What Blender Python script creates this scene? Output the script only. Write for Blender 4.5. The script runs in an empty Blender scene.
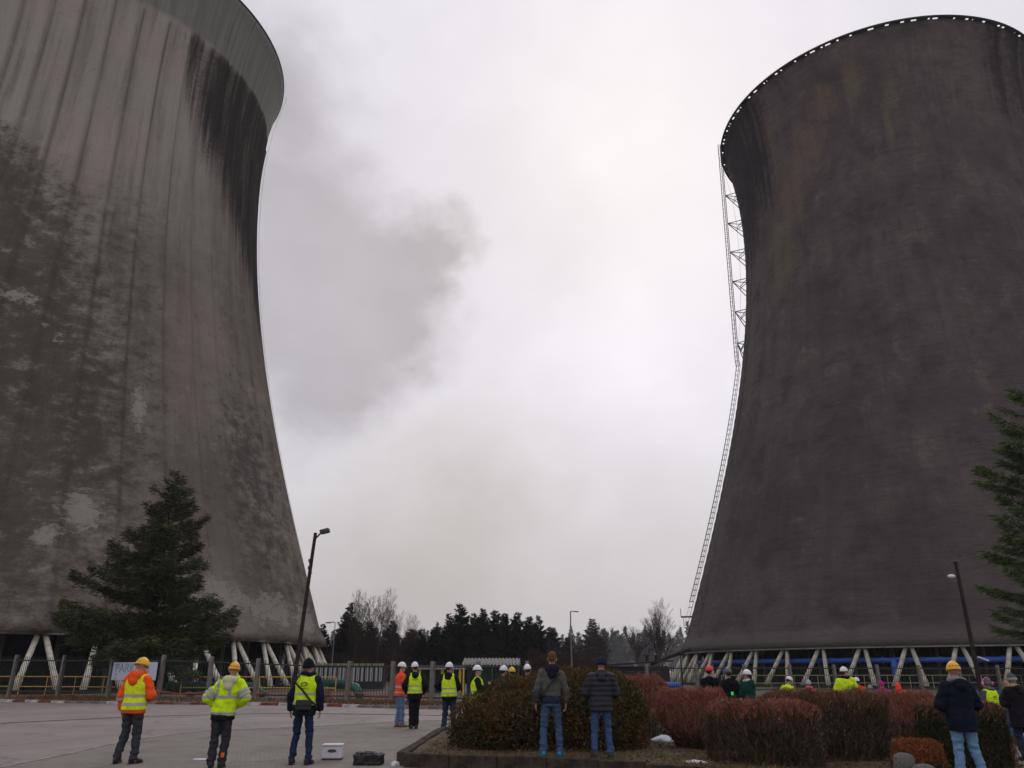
import bpy, bmesh, math, random
import numpy as np
from mathutils import Vector, Matrix, noise
from mathutils.bvhtree import BVHTree
R = math.radians
rnd = random.Random(7)
rng = np.random.default_rng(11)
scene = bpy.context.scene
col = scene.collection

# ------------------------------------------------------------------ camera
cam_data = bpy.data.cameras.new('camera')
cam_data.sensor_width = 36.0
cam_data.lens = 36.0 * 786.2 / 1024.0
cam_data.clip_end = 3000
cam = bpy.data.objects.new('camera', cam_data)
col.objects.link(cam)
cam.location = (0, 0, 1.6)
cam.rotation_euler = (R(90 + 20.06), 0, 0)
scene.camera = cam

# ------------------------------------------------------------------ sky
SUN_EL, SUN_AZ = R(38), R(10)          # sun veiled behind the bright patch of cloud
world = bpy.data.worlds.new('World')
scene.world = world
world.use_nodes = True
wn, wl = world.node_tree.nodes, world.node_tree.links
wn.clear()


class NT:
    """small helper to write node graphs tersely"""
    def __init__(s, nodes, links): s.n, s.l = nodes, links
    def node(s, t, **kw):
        n = s.n.new(t)
        for k, v in kw.items(): setattr(n, k, v)
        return n
    def put(s, sock, v):
        if isinstance(v, bpy.types.NodeSocket): s.l.new(v, sock)
        elif isinstance(v, (tuple, list)):
            v = tuple(v)
            if len(sock.default_value) == 4 and len(v) == 3: v += (1,)
            sock.default_value = v
        else: sock.default_value = v
    def math(s, op, a, b=0.0, c=0.0, clamp=False):
        n = s.node('ShaderNodeMath', operation=op, use_clamp=clamp)
        s.put(n.inputs[0], a); s.put(n.inputs[1], b); s.put(n.inputs[2], c)
        return n.outputs[0]
    def vmath(s, op, a, b=(0, 0, 0), out=0):
        n = s.node('ShaderNodeVectorMath', operation=op)
        s.put(n.inputs[0], a)
        if op == 'SCALE': s.put(n.inputs['Scale'], b)
        else: s.put(n.inputs[1], b)
        return n.outputs[out]
    def noise(s, vec, scale, detail=4, rough=.55, dist=0.0, color=False):
        n = s.node('ShaderNodeTexNoise')
        if vec is not None: s.put(n.inputs['Vector'], vec)
        n.inputs['Scale'].default_value = scale; n.inputs['Detail'].default_value = detail
        n.inputs['Roughness'].default_value = rough; n.inputs['Distortion'].default_value = dist
        return n.outputs['Color' if color else 'Fac']
    def smooth(s, x, lo, hi):
        n = s.node('ShaderNodeMapRange', interpolation_type='SMOOTHSTEP')
        s.put(n.inputs[0], x); n.inputs[1].default_value = lo; n.inputs[2].default_value = hi
        return n.outputs[0]
    def mix(s, f, a, b, mode='MIX'):
        n = s.node('ShaderNodeMix', data_type='RGBA', blend_type=mode)
        s.put(n.inputs[0], f); s.put(n.inputs[6], a); s.put(n.inputs[7], b)
        return n.outputs[2]


w = NT(wn, wl)
direction = w.node('ShaderNodeTexCoord').outputs['Generated']
sky = w.node('ShaderNodeTexSky', sky_type='NISHITA', sun_disc=False)
sky.sun_elevation = SUN_EL
sky.sun_rotation = SUN_AZ
sky.air_density = 1.2; sky.dust_density = 4.0
n_big = w.node('ShaderNodeSeparateColor'); w.put(n_big.inputs[0], w.noise(direction, 2.3, 4, .55, color=True))
n_fine_c = w.noise(w.vmath('MULTIPLY', direction, (1, 1, 1.25)), 6.5, 5, .58, color=True)
n_fine = w.node('ShaderNodeSeparateColor'); w.put(n_fine.inputs[0], n_fine_c)
big, fine = n_big.outputs[0], n_fine.outputs[2]
warped = w.vmath('ADD', direction, w.vmath('SCALE', w.vmath('SUBTRACT', n_fine_c, (.5, .5, .5)), .20))


def dirn(az, el):
    a, e = R(az), R(el)
    return (math.sin(a) * math.cos(e), math.cos(a) * math.cos(e), math.sin(e))


def cloud_mass(az, el, r, edge):
    """a cloud of angular radius r round a direction, billowing at its edge"""
    d = w.vmath('DISTANCE', warped, dirn(az, el), out=1)
    return w.smooth(d, r + edge, r - edge)


lum = w.math('ADD', .60, w.math('MULTIPLY', big, .30))
lum = w.math('ADD', lum, w.math('MULTIPLY', w.math('SUBTRACT', fine, .5), .10))
# dark steam cloud drifting out behind the left tower
dark = cloud_mass(-13.2, 25.5, .125, .05)
for (az, el, r, e) in ((-8.0, 28.6, .060, .03), (-9.8, 24.8, .068, .035), (-13, 20.5, .07, .04), (-17.5, 30.5, .10, .06), (-15.5, 20.0, .085, .06), (-20.0, 37, .085, .07), (-20.5, 24.5, .13, .07), (-28, 22, .16, .09)):
    dark = w.math('MAXIMUM', dark, cloud_mass(az, el, r, e))
lum = w.math('SUBTRACT', lum, w.math('MULTIPLY', dark, w.math('ADD', .20, w.math('MULTIPLY', fine, .22))))
veil = w.math('MAXIMUM', cloud_mass(-3, 36, .13, .12), cloud_mass(3, 30, .10, .11))
lum = w.math('SUBTRACT', lum, w.math('MULTIPLY', veil, .075))
# brighter thin cloud in front of the sun, browner smoke low over the wood
lum = w.math('ADD', lum, w.math('MULTIPLY', cloud_mass(9, 22, .08, .15), .14))
smoke = cloud_mass(-5, 9.0, .11, .14)
lum = w.math('SUBTRACT', lum, w.math('MULTIPLY', smoke, .15))
sep = w.node('ShaderNodeSeparateXYZ'); w.put(sep.inputs[0], direction)
low = w.smooth(sep.outputs[2], .34, .0)
lum = w.math('SUBTRACT', lum, w.math('MULTIPLY', low, .14))
tint = w.mix(low, (.98, .956, 1.04), (.995, .956, .985))
tint = w.mix(smoke, tint, (1.02, .958, .945))
tint = w.mix(dark, tint, (1.0, .955, 1.025))
cloudcol = w.vmath('SCALE', tint, w.math('MULTIPLY', lum, 10.0))
skymix = w.mix(.95, sky.outputs[0], cloudcol)
bg = w.node('ShaderNodeBackground')
w.put(bg.inputs[0], skymix); bg.inputs[1].default_value = .1
world.cycles.sampling_method = 'MANUAL'; world.cycles.sample_map_resolution = 256
wout = w.node('ShaderNodeOutputWorld')
wl.new(bg.outputs[0], wout.inputs[0])

# ------------------------------------------------------------------ sun behind cloud, exposure
sun_data = bpy.data.lights.new('sun', 'SUN')
sun_data.energy = 0.5
sun_data.angle = R(35)
sun_data.color = (1, .97, .93)
sun = bpy.data.objects.new('sun', sun_data)
col.objects.link(sun)
sd = Vector((math.sin(SUN_AZ) * math.cos(SUN_EL), math.cos(SUN_AZ) * math.cos(SUN_EL), math.sin(SUN_EL)))
sun.rotation_euler = sd.to_track_quat('Z', 'Y').to_euler()
vs = scene.view_settings
vs.view_transform = 'Standard'; vs.look = 'None'; vs.exposure = 0.06; vs.gamma = 1.0
vs.use_curve_mapping = False
cy = scene.cycles
cy.max_bounces = 5; cy.diffuse_bounces = 2; cy.glossy_bounces = 2; cy.transmission_bounces = 2; cy.volume_bounces = 0
cy.caustics_reflective = False; cy.caustics_refractive = False


# ================================================================== helpers
def tag(o, label=None, cat=None, group=None, kind=None):
    for k, v in (('label', label), ('category', cat), ('group', group), ('kind', kind)):
        if v: o[k] = v
    return o


def empty(name, loc=(0, 0, 0), rz=0.0, sc=1.0):
    o = bpy.data.objects.new(name, None); col.objects.link(o)
    o.empty_display_size = .2
    o.location = loc; o.rotation_euler = (0, 0, rz); o.scale = (sc, sc, sc)
    return o


def link(name, me, mat=None, parent=None, loc=None, rot=None, smooth=False):
    if mat is not None:
        me.materials.clear()
        for m in (mat if isinstance(mat, (list, tuple)) else [mat]): me.materials.append(m)
    if smooth: me.polygons.foreach_set('use_smooth', [True] * len(me.polygons))
    o = bpy.data.objects.new(name, me); col.objects.link(o)
    if parent is not None: o.parent = parent
    if loc is not None: o.location = loc
    if rot is not None: o.rotation_euler = rot
    return o


def done(bm, name='mesh'):
    me = bpy.data.meshes.new(name); bm.to_mesh(me); bm.free(); return me


def obj(name, bm, mat, parent=None, smooth=False, **kw):
    return link(name, done(bm, name), mat, parent, smooth=smooth, **kw)


def box(bm, lo, hi, mi=0):
    lo, hi = Vector(lo), Vector(hi)
    v = [bm.verts.new((x, y, z)) for x in (lo.x, hi.x) for y in (lo.y, hi.y) for z in (lo.z, hi.z)]
    for f in ((0, 1, 3, 2), (4, 6, 7, 5), (0, 4, 5, 1), (2, 3, 7, 6), (0, 2, 6, 4), (1, 5, 7, 3)):
        bm.faces.new([v[i] for i in f]).material_index = mi
    return v


def bevel(bm, w_, seg=2):
    bmesh.ops.bevel(bm, geom=list(bm.edges), offset=w_, segments=seg, profile=.5, affect='EDGES')


def sweep(bm, pts, rads, n=12, side=None, cap=True, mi=0):
    """closed tube along points; radius per point, a number or (across side axis, other axis)"""
    pts = [Vector(p) for p in pts]
    rings = []
    for i, p in enumerate(pts):
        d = (pts[min(i + 1, len(pts) - 1)] - pts[max(i - 1, 0)]).normalized()
        s_ = Vector(side) if side is not None else (Vector((1, 0, 0)) if abs(d.x) < .8 else Vector((0, 1, 0)))
        a = (s_ - d * s_.dot(d)).normalized(); b = d.cross(a)
        r = rads[i] if isinstance(rads, (list, tuple)) else rads
        ra, rb = r if isinstance(r, tuple) else (r, r)
        rings.append([bm.verts.new(p + a * ra * math.cos(t) + b * rb * math.sin(t)) for t in [2 * math.pi * k / n for k in range(n)]])
    for q, r_ in zip(rings, rings[1:]):
        for k in range(n):
            bm.faces.new((q[k], q[(k + 1) % n], r_[(k + 1) % n], r_[k])).material_index = mi
    if cap:
        bm.faces.new(rings[0][::-1]).material_index = mi; bm.faces.new(rings[-1]).material_index = mi
    return rings


def ball(bm, c, r, sub=2, rot=None):
    m = Matrix.Translation(Vector(c))
    if rot is not None: m = m @ rot
    r = r if isinstance(r, (tuple, list)) else (r, r, r)
    bmesh.ops.create_icosphere(bm, subdivisions=sub, radius=1, matrix=m @ Matrix.Diagonal((*r, 1)))


def remesh(bm, voxel, smooth=2, disp=None):
    """fuse overlapping closed shapes into one continuous surface"""
    me = bpy.data.meshes.new('tmp'); bm.to_mesh(me); bm.free()
    o = bpy.data.objects.new('tmp', me); col.objects.link(o)
    m = o.modifiers.new('r', 'REMESH'); m.mode = 'VOXEL'; m.voxel_size = voxel; m.use_smooth_shade = True
    dg = bpy.context.evaluated_depsgraph_get()
    out = bpy.data.meshes.new_from_object(o.evaluated_get(dg))
    bpy.data.objects.remove(o); bpy.data.meshes.remove(me)
    b = bmesh.new(); b.from_mesh(out); bpy.data.meshes.remove(out)
    for _ in range(smooth): bmesh.ops.smooth_vert(b, verts=b.verts, factor=.5, use_axis_x=True, use_axis_y=True, use_axis_z=True)
    b.normal_update()
    if disp:
        mv = [(v, v.co + v.normal * disp(v.co)) for v in b.verts]
        for v, c in mv: v.co = c
        b.normal_update()
    return b


def quads(name, P, D, S, taper=.6, mat=None, parent=None, mi=None):
    """cloud of small four-sided blades: base P, length vector D, half-width vector S"""
    N = len(P)
    V = np.empty((N, 4, 3), np.float32)
    V[:, 0] = P - S; V[:, 1] = P + S; V[:, 2] = P + D + S * taper; V[:, 3] = P + D - S * taper
    me = bpy.data.meshes.new(name)
    me.vertices.add(N * 4); me.vertices.foreach_set('co', V.ravel())
    me.loops.add(N * 4); me.loops.foreach_set('vertex_index', np.arange(N * 4, dtype=np.int32))
    me.polygons.add(N); me.polygons.foreach_set('loop_start', np.arange(0, N * 4, 4, dtype=np.int32))
    me.polygons.foreach_set('loop_total', np.full(N, 4, np.int32))
    if mi is not None: me.polygons.foreach_set('material_index', np.asarray(mi, np.int32))
    me.update(calc_edges=True)
    if parent is None and mat is None: return me
    return link(name, me, mat, parent)


def tubes(name, A, B, ra, rb, n=3):
    """many thin tapered sticks from A to B in one mesh"""
    A, B = np.asarray(A, float), np.asarray(B, float)
    ra, rb = np.asarray(ra, float), np.asarray(rb, float)
    N = len(A)
    d = B - A; d /= np.linalg.norm(d, axis=1, keepdims=True) + 1e-9
    ref = np.where(np.abs(d[:, 2:3]) < .9, np.array([[0, 0, 1.]]), np.array([[1., 0, 0]]))
    a = np.cross(d, ref); a /= np.linalg.norm(a, axis=1, keepdims=True) + 1e-9
    b = np.cross(d, a)
    V = np.empty((N, 2 * n, 3), np.float32)
    for k in range(n):
        t = 2 * math.pi * k / n
        o = a * math.cos(t) + b * math.sin(t)
        V[:, k] = A + o * ra[:, None]; V[:, n + k] = B + o * rb[:, None]
    F = np.array([(k, (k + 1) % n, n + (k + 1) % n, n + k) for k in range(n)], np.int32)
    idx = (F[None] + (np.arange(N, dtype=np.int32) * 2 * n)[:, None, None]).reshape(-1)
    me = bpy.data.meshes.new(name)
    me.vertices.add(N * 2 * n); me.vertices.foreach_set('co', V.ravel())
    me.loops.add(len(idx)); me.loops.foreach_set('vertex_index', idx)
    me.polygons.add(N * n); me.polygons.foreach_set('loop_start', np.arange(0, N * n * 4, 4, dtype=np.int32))
    me.polygons.foreach_set('loop_total', np.full(N * n, 4, np.int32))
    me.update(calc_edges=True)
    return me


def unit(n):
    v = rng.normal(size=(n, 3)); return v / np.linalg.norm(v, axis=1, keepdims=True)


# ------------------------------------------------------------------ materials
def new_mat(name):
    m = bpy.data.materials.new(name); m.use_nodes = True
    t = NT(m.node_tree.nodes, m.node_tree.links)
    return m, t, m.node_tree.nodes['Principled BSDF']


def plain(name, c, rough=.75, var=.18, scale=9.0, bump=.0, metal=0.0, c2=None, bscale=None, spec=None):
    m, t, p = new_mat(name)
    oc = t.node('ShaderNodeTexCoord').outputs['Object']
    n = t.noise(oc, scale, 5, .6)
    f = t.smooth(n, .3, .7)
    a = tuple(x * (1 - var) for x in c); b = c2 or tuple(min(1, x * (1 + var)) for x in c)
    t.put(p.inputs['Base Color'], t.mix(f, a, b))
    p.inputs['Roughness'].default_value = rough; p.inputs['Metallic'].default_value = metal
    p.inputs['Specular IOR Level'].default_value = spec if spec is not None else (.10 if rough >= .69 else .4)
    if bump:
        bn = t.node('ShaderNodeBump'); bn.inputs['Strength'].default_value = bump; bn.inputs['Distance'].default_value = .02
        t.put(bn.inputs['Height'], t.noise(oc, bscale or scale * 4, 4, .6)); t.put(p.inputs['Normal'], bn.outputs[0])
    return m


def leafy(name, c1, c2, c3=None, patch=1.5, rough=.7, trans=.0):
    """foliage or twigs: each blade its own tone, with patches of another tone"""
    m, t, p = new_mat(name)
    g = t.node('ShaderNodeNewGeometry')
    c = t.mix(g.outputs['Random Per Island'], c1, c2)
    if c3:
        oc = t.node('ShaderNodeTexCoord').outputs['Object']
        c = t.mix(t.smooth(t.noise(oc, patch, 3, .6), .42, .64), c, c3)
    t.put(p.inputs['Base Color'], c)
    p.inputs['Roughness'].default_value = rough
    p.inputs['Specular IOR Level'].default_value = .05
    return m


MT = {}
MT['cream_paint'] = plain('cream_paint', (.60, .57, .47), .8, .25, 2.5, .3)
MT['grey_column'] = plain('grey_column', (.40, .375, .30), .85, .25, 2.5, .3)
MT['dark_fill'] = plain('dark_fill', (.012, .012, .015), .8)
MT['inner_post'] = plain('inner_post', (.10, .09, .08), .9)
MT['rim_metal'] = plain('rim_metal', (.05, .045, .045), .8, .3)
MT['wall_concrete'] = plain('wall_concrete', (.20, .19, .175), .9, .25, 1.2, .4)
MT['steel_dark'] = plain('steel_dark', (.045, .047, .05), .6, .3)
MT['steel_grey'] = plain('steel_grey', (.16, .16, .165), .6, .2)
MT['picket'] = plain('picket', (.022, .026, .026), .6, .3)
MT['picket_pale'] = plain('picket_pale', (.22, .23, .20), .7, .3)
MT['post_concrete'] = plain('post_concrete', (.17, .155, .145), .95, .25, 5, .4)
MT['yellow_paint'] = plain('yellow_paint', (.62, .38, .035), .55, .2)
MT['yellow_pale'] = plain('yellow_pale', (.26, .24, .12), .6, .2)
MT['blue_pipe'] = plain('blue_pipe', (.035, .11, .46), .45, .2)
MT['green_pipe'] = plain('green_pipe', (.012, .10, .075), .5, .2)
MT['rust'] = plain('rust', (.034, .025, .022), .9, .4, 6)
MT['sign_white'] = plain('sign_white', (.48, .51, .60), .6, .06)
MT['sign_blue'] = plain('sign_blue', (.24, .27, .36), .6, .05)
MT['kerb_white'] = plain('kerb_white', (.42, .40, .38), .9, .35, 5, .3)
MT['kerb_red'] = plain('kerb_red', (.17, .055, .042), .9, .35, 5, .3)
MT['kerb_grey'] = plain('kerb_grey', (.17, .155, .145), .95, .3, 4, .5)
MT['kerb_bed'] = plain('kerb_bed', (.050, .040, .031), .95, .45, 5, .8)
MT['tape_red'] = plain('tape_red', (.40, .075, .035), .5)
MT['white_plastic'] = plain('white_plastic', (.62, .62, .65), .4, .05)
MT['black_plastic'] = plain('black_plastic', (.010, .010, .012), .6, .3, 8, .4, bscale=14)
MT['dark_hole'] = plain('dark_hole', (.06, .06, .065), .6)
MT['snow'] = plain('snow', (.62, .64, .68), .8, .12, 12, .5)
MT['bollard'] = plain('bollard', (.16, .15, .135), .95, .55, 60, .8)
MT['container_white'] = plain('container_white', (.32, .32, .32), .7, .1)
MT['shed_green'] = plain('shed_green', (.018, .05, .038), .7, .2)
MT['roof_sheet'] = plain('roof_sheet', (.20, .19, .185), .7, .25, 4)
MT['dark_wall'] = plain('dark_wall', (.035, .03, .03), .9, .3)
MT['lamp_glass'] = plain('lamp_glass', (.75, .75, .78), .3, .04)
# people
MT['skin'] = plain('skin', (.42, .23, .16), .55, .12, 20)
MT['eye_dark'] = plain('eye_dark', (.02, .015, .012), .3)
MT['mouth'] = plain('mouth', (.30, .12, .10), .5)
MT['silver_tape'] = plain('silver_tape', (.36, .36, .37), .4, .12, 30)
MT['print_dark'] = plain('print_dark', (.03, .04, .02), .7)
CL = {}


def cloth(c, rough=.85, var=.10, bump=.25):
    k = (c, rough)
    if k not in CL: CL[k] = plain('cloth', c, rough, var, 14, bump, bscale=90)
    return CL[k]


def hard(c):
    k = (c, 'h')
    if k not in CL: CL[k] = plain('helmet_shell', c, .32, .06, 8)
    return CL[k]


NEON = (.60, .82, .02)
ORANGE = (.85, .10, .02)
BLACK = (.010, .010, .013)
NAVY = (.012, .015, .028)
JEANS = (.05, .10, .21)
JEANS_L = (.13, .20, .32)
GREYT = (.040, .042, .052)


# ================================================================== ground and pavement
def sheet(name, pts, z, mat, kind='structure'):
    bm = bmesh.new(); bm.faces.new([bm.verts.new((x, y, z)) for x, y in pts])
    return tag(obj(name, bm, mat), kind=kind)


m, t, p = new_mat('winter_grass')
oc = t.node('ShaderNodeTexCoord').outputs['Object']
c = t.mix(t.smooth(t.noise(oc, .25, 6, .65), .4, .62), (.055, .048, .030), (.10, .085, .055))
c = t.mix(t.smooth(t.noise(oc, 2.5, 5, .7), .55, .7), c, (.035, .033, .02))
t.put(p.inputs['Base Color'], c); p.inputs['Roughness'].default_value = .95
MT['winter_grass'] = m
gp = 1200
sheet('ground', [(-gp, -50), (gp, -50), (gp, 1220), (-gp, 1220)], 0.0, MT['winter_grass'])

# big apron of worn paving blocks
m, t, p = new_mat('paving')
oc = t.node('ShaderNodeTexCoord').outputs['Object']
br = t.node('ShaderNodeTexBrick', offset=.5)
mp = t.node('ShaderNodeMapping'); t.put(mp.inputs[0], oc); mp.inputs['Rotation'].default_value = (0, 0, R(28))
t.put(br.inputs['Vector'], mp.outputs[0]); br.inputs['Scale'].default_value = 4.0
br.inputs['Mortar Size'].default_value = .035; br.inputs['Mortar Smooth'].default_value = .5
br.inputs['Color1'].default_value = (.188, .163, .143, 1); br.inputs['Color2'].default_value = (.228, .200, .178, 1)
br.inputs['Mortar'].default_value = (.125, .110, .095, 1)
c = t.mix(t.smooth(t.noise(oc, .35, 6, .65), .40, .66), br.outputs['Color'], (.172, .150, .132))
c = t.mix(t.math('MULTIPLY', t.smooth(t.noise(oc, .7, 7, .72), .50, .66), .7), c, (.105, .092, .082))
c = t.mix(t.smooth(t.noise(oc, 1.6, 6, .7), .57, .72), c, (.10, .088, .078))
c = t.mix(t.math('MULTIPLY', t.smooth(t.noise(oc, 3.2, 7, .75), .52, .68), .6), c, (.085, .074, .064))
c = t.mix(t.smooth(t.noise(oc, 9, 4, .7), .62, .72), c, (.25, .232, .21))
t.put(p.inputs['Base Color'], c)
t.put(p.inputs['Roughness'], t.math('ADD', .55, t.math('MULTIPLY', t.noise(oc, 1.1, 4), .6)))
bn = t.node('ShaderNodeBump'); bn.inputs['Strength'].default_value = .35; bn.inputs['Distance'].default_value = .01
t.put(bn.inputs['Height'], t.math('ADD', br.outputs['Fac'], t.math('MULTIPLY', t.noise(oc, 30, 4), -1.2))); t.put(p.inputs['Normal'], bn.outputs[0])
MT['paving'] = m
KERB = [(-62, 59.0), (-28.2, 46.7), (-21.3, 43.9), (-10.3, 41.4), (-5.0, 38.2), (2.0, 36.4), (12, 45), (56, 58)]
sheet('pavement', [(-62, -8), (60, -8), (60, 58)] + [(x, y) for x, y in KERB[::-1]], .006, MT['paving'])

# smoother asphalt drive running along the fence
m, t, p = new_mat('asphalt')
oc = t.node('ShaderNodeTexCoord').outputs['Object']
c = t.mix(t.smooth(t.noise(oc, .22, 6, .6), .38, .64), (.222, .182, .170), (.282, .236, .220))
c = t.mix(t.smooth(t.noise(t.vmath('MULTIPLY', oc, (.5, 1.6, 1)), .9, 6, .7), .56, .74), c, (.165, .140, .128))
c = t.mix(t.math('MULTIPLY', t.noise(oc, 60, 3, .7), .45), c, (.10, .09, .085))
ck = t.node('ShaderNodeTexVoronoi', feature='DISTANCE_TO_EDGE'); ck.inputs['Scale'].default_value = .22
t.put(ck.inputs['Vector'], t.vmath('ADD', oc, t.vmath('SCALE', t.noise(oc, 1.3, 4, .7, color=True), 1.1)))
c = t.mix(t.math('MULTIPLY', t.smooth(ck.outputs['Distance'], .012, .002), .65), c, (.06, .05, .045))
c = t.mix(t.math('MULTIPLY', t.smooth(t.noise(oc, .55, 5, .6), .58, .70), .5), c, (.115, .10, .092))
t.put(p.inputs['Base Color'], c)
t.put(p.inputs['Roughness'], t.math('ADD', .5, t.math('MULTIPLY', t.noise(oc, .8, 4), .55)))
bn = t.node('ShaderNodeBump'); bn.inputs['Strength'].default_value = .3; bn.inputs['Distance'].default_value = .008
t.put(bn.inputs['Height'], t.noise(oc, 70, 4)); t.put(p.inputs['Normal'], bn.outputs[0])
MT['asphalt'] = m
EDGE = [(-13, 9.0), (-9.0, 15.3), (-9.1, 18.0), (-9.3, 19.9), (-9.2, 22.4), (-8.6, 24.4), (-6.3, 25.9), (-3.75, 28.6), (0, 31.0), (2.5, 33.5)]
sheet('road', EDGE + [(x, y - .05) for x, y in KERB[1:6][::-1] if y > 36] + [(-62, 58.9), (-62, 9.0)], .011, MT['asphalt'])
# pale edging course between the two surfaces, and the dark drain channel across the drive
def ribbon(name, pts, wd, z0, z1, mat, **kw):
    bm = bmesh.new(); L = []
    for i, q in enumerate(pts):
        a, b = Vector(pts[max(i - 1, 0)]), Vector(pts[min(i + 1, len(pts) - 1)])
        d = (b - a).normalized(); n_ = Vector((-d.y, d.x)) * wd / 2; q = Vector(q)
        L.append([bm.verts.new((*(q + n_), z0)), bm.verts.new((*(q + n_), z1)), bm.verts.new((*(q - n_), z1)), bm.verts.new((*(q - n_), z0))])
    for a, b in zip(L, L[1:]):
        for k in range(3): bm.faces.new((a[k], b[k], b[k + 1], a[k + 1]))
    return tag(obj(name, bm, mat), **kw)


MT['edging'] = plain('edging', (.27, .24, .21), .9, .3, 3, .3)
MT['drain'] = plain('drain', (.045, .035, .03), .9, .5, 2.5, .5)
ribbon('paving_edge', EDGE, .10, .0, .018, MT['edging'], kind='structure')
ribbon('drain_channel', [(-30, 21.5), (-16.6, 27.6), (-13.6, 31.9), (-10.4, 33.6), (-8.8, 34.1), (-5, 33.2), (-1, 31.8)], .28, .0, .016, MT['drain'], kind='structure')
# paving tape mark / litter lid on the ground beside the second man
bm = bmesh.new(); sweep(bm, [(0, 0, 0), (0, 0, .012)], [(.16, .10), (.15, .09)], 10)
tag(obj('paper_scrap', bm, MT['snow'], loc=(-5.95, 16.6, .011)), 'flat pale scrap lying on the paving beside the leaning man', 'scrap')

# verge behind the kerb
def lerp_line(pts, n):
    P = [Vector(q) for q in pts]; L = [0]
    for a, b in zip(P, P[1:]): L.append(L[-1] + (b - a).length)
    out = []
    for k in range(n + 1):
        s_ = L[-1] * k / n
        i = min(max(j for j in range(len(L)) if L[j] <= s_ + 1e-6), len(P) - 2)
        out.append(P[i].lerp(P[i + 1], (s_ - L[i]) / (L[i + 1] - L[i])))
    return out


m, t, p = new_mat('verge')
oc = t.node('ShaderNodeTexCoord').outputs['Object']
c = t.mix(t.smooth(t.noise(oc, .9, 6, .7), .4, .6), (.07, .052, .032), (.125, .09, .055))
c = t.mix(t.smooth(t.noise(oc, 5, 4, .7), .55, .66), c, (.04, .035, .022))
t.put(p.inputs['Base Color'], c); p.inputs['Roughness'].default_value = .95
MT['verge'] = m
bm = bmesh.new()
rows = []
for i, q in enumerate(lerp_line([(x, y) for x, y in KERB], 90)):
    rows.append([bm.verts.new((q.x, q.y + .12 + d, .11 + .05 * noise.noise((q.x * .6, d * .7, 3)) + (.02 if d else 0))) for d in (0, 1.5, 3.2, 5, 7.5)])
for a, b in zip(rows, rows[1:]):
    for k in range(4): bm.faces.new((a[k], b[k], b[k + 1], a[k + 1]))
tag(obj('verge', bm, MT['verge'], smooth=True), kind='structure')
# kerb stones, painted red and white along the left, bare towards the bed
kerb = tag(empty('kerb'), kind='structure')
bm = bmesh.new(); box(bm, (-.49, -.07, 0), (.49, .10, .14)); bevel(bm, .012, 1)
kme = {k: None for k in ('kerb_white', 'kerb_red', 'kerb_grey')}
base = done(bm, 'kerb_stone')
for k in kme:
    kme[k] = base.copy(); kme[k].materials.append(MT[k])
kl = lerp_line([(x, y) for x, y in KERB[:6]], 70)
for i, (a, b) in enumerate(zip(kl, kl[1:])):
    q = (a + b) / 2; d = b - a
    which = ('kerb_white' if i % 2 else 'kerb_red') if q.x < -7.5 else 'kerb_grey'
    if q.x < -7.5 and rnd.random() < .22: which = 'kerb_grey'
    o = link('kerb_stone', kme[which], None, kerb, loc=(q.x, q.y, rnd.uniform(-.02, .005)), rot=(0, rnd.uniform(-.01, .01), math.atan2(d.y, d.x)))
    o.scale.x = d.length * .99


# ================================================================== cooling towers
def profile(q, z):
    b = q['b1'] if z < q['zt'] else q['b2']
    return q['rt'] * math.sqrt(1 + ((z - q['zt']) / b) ** 2)


TL = dict(rt=22.9, zt=71.3, b1=51.9, b2=38.2, H=87.0, zl=4.38, c=(-59.9, 92.7))
TR = dict(rt=22.7, zt=72.7, b1=51.6, b2=40.4, H=88.3, zl=3.9, c=(61.4, 111.3))


def sm(x, a, b):
    t_ = np.clip((x - a) / (b - a), 0, 1); return t_ * t_ * (3 - 2 * t_)


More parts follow.
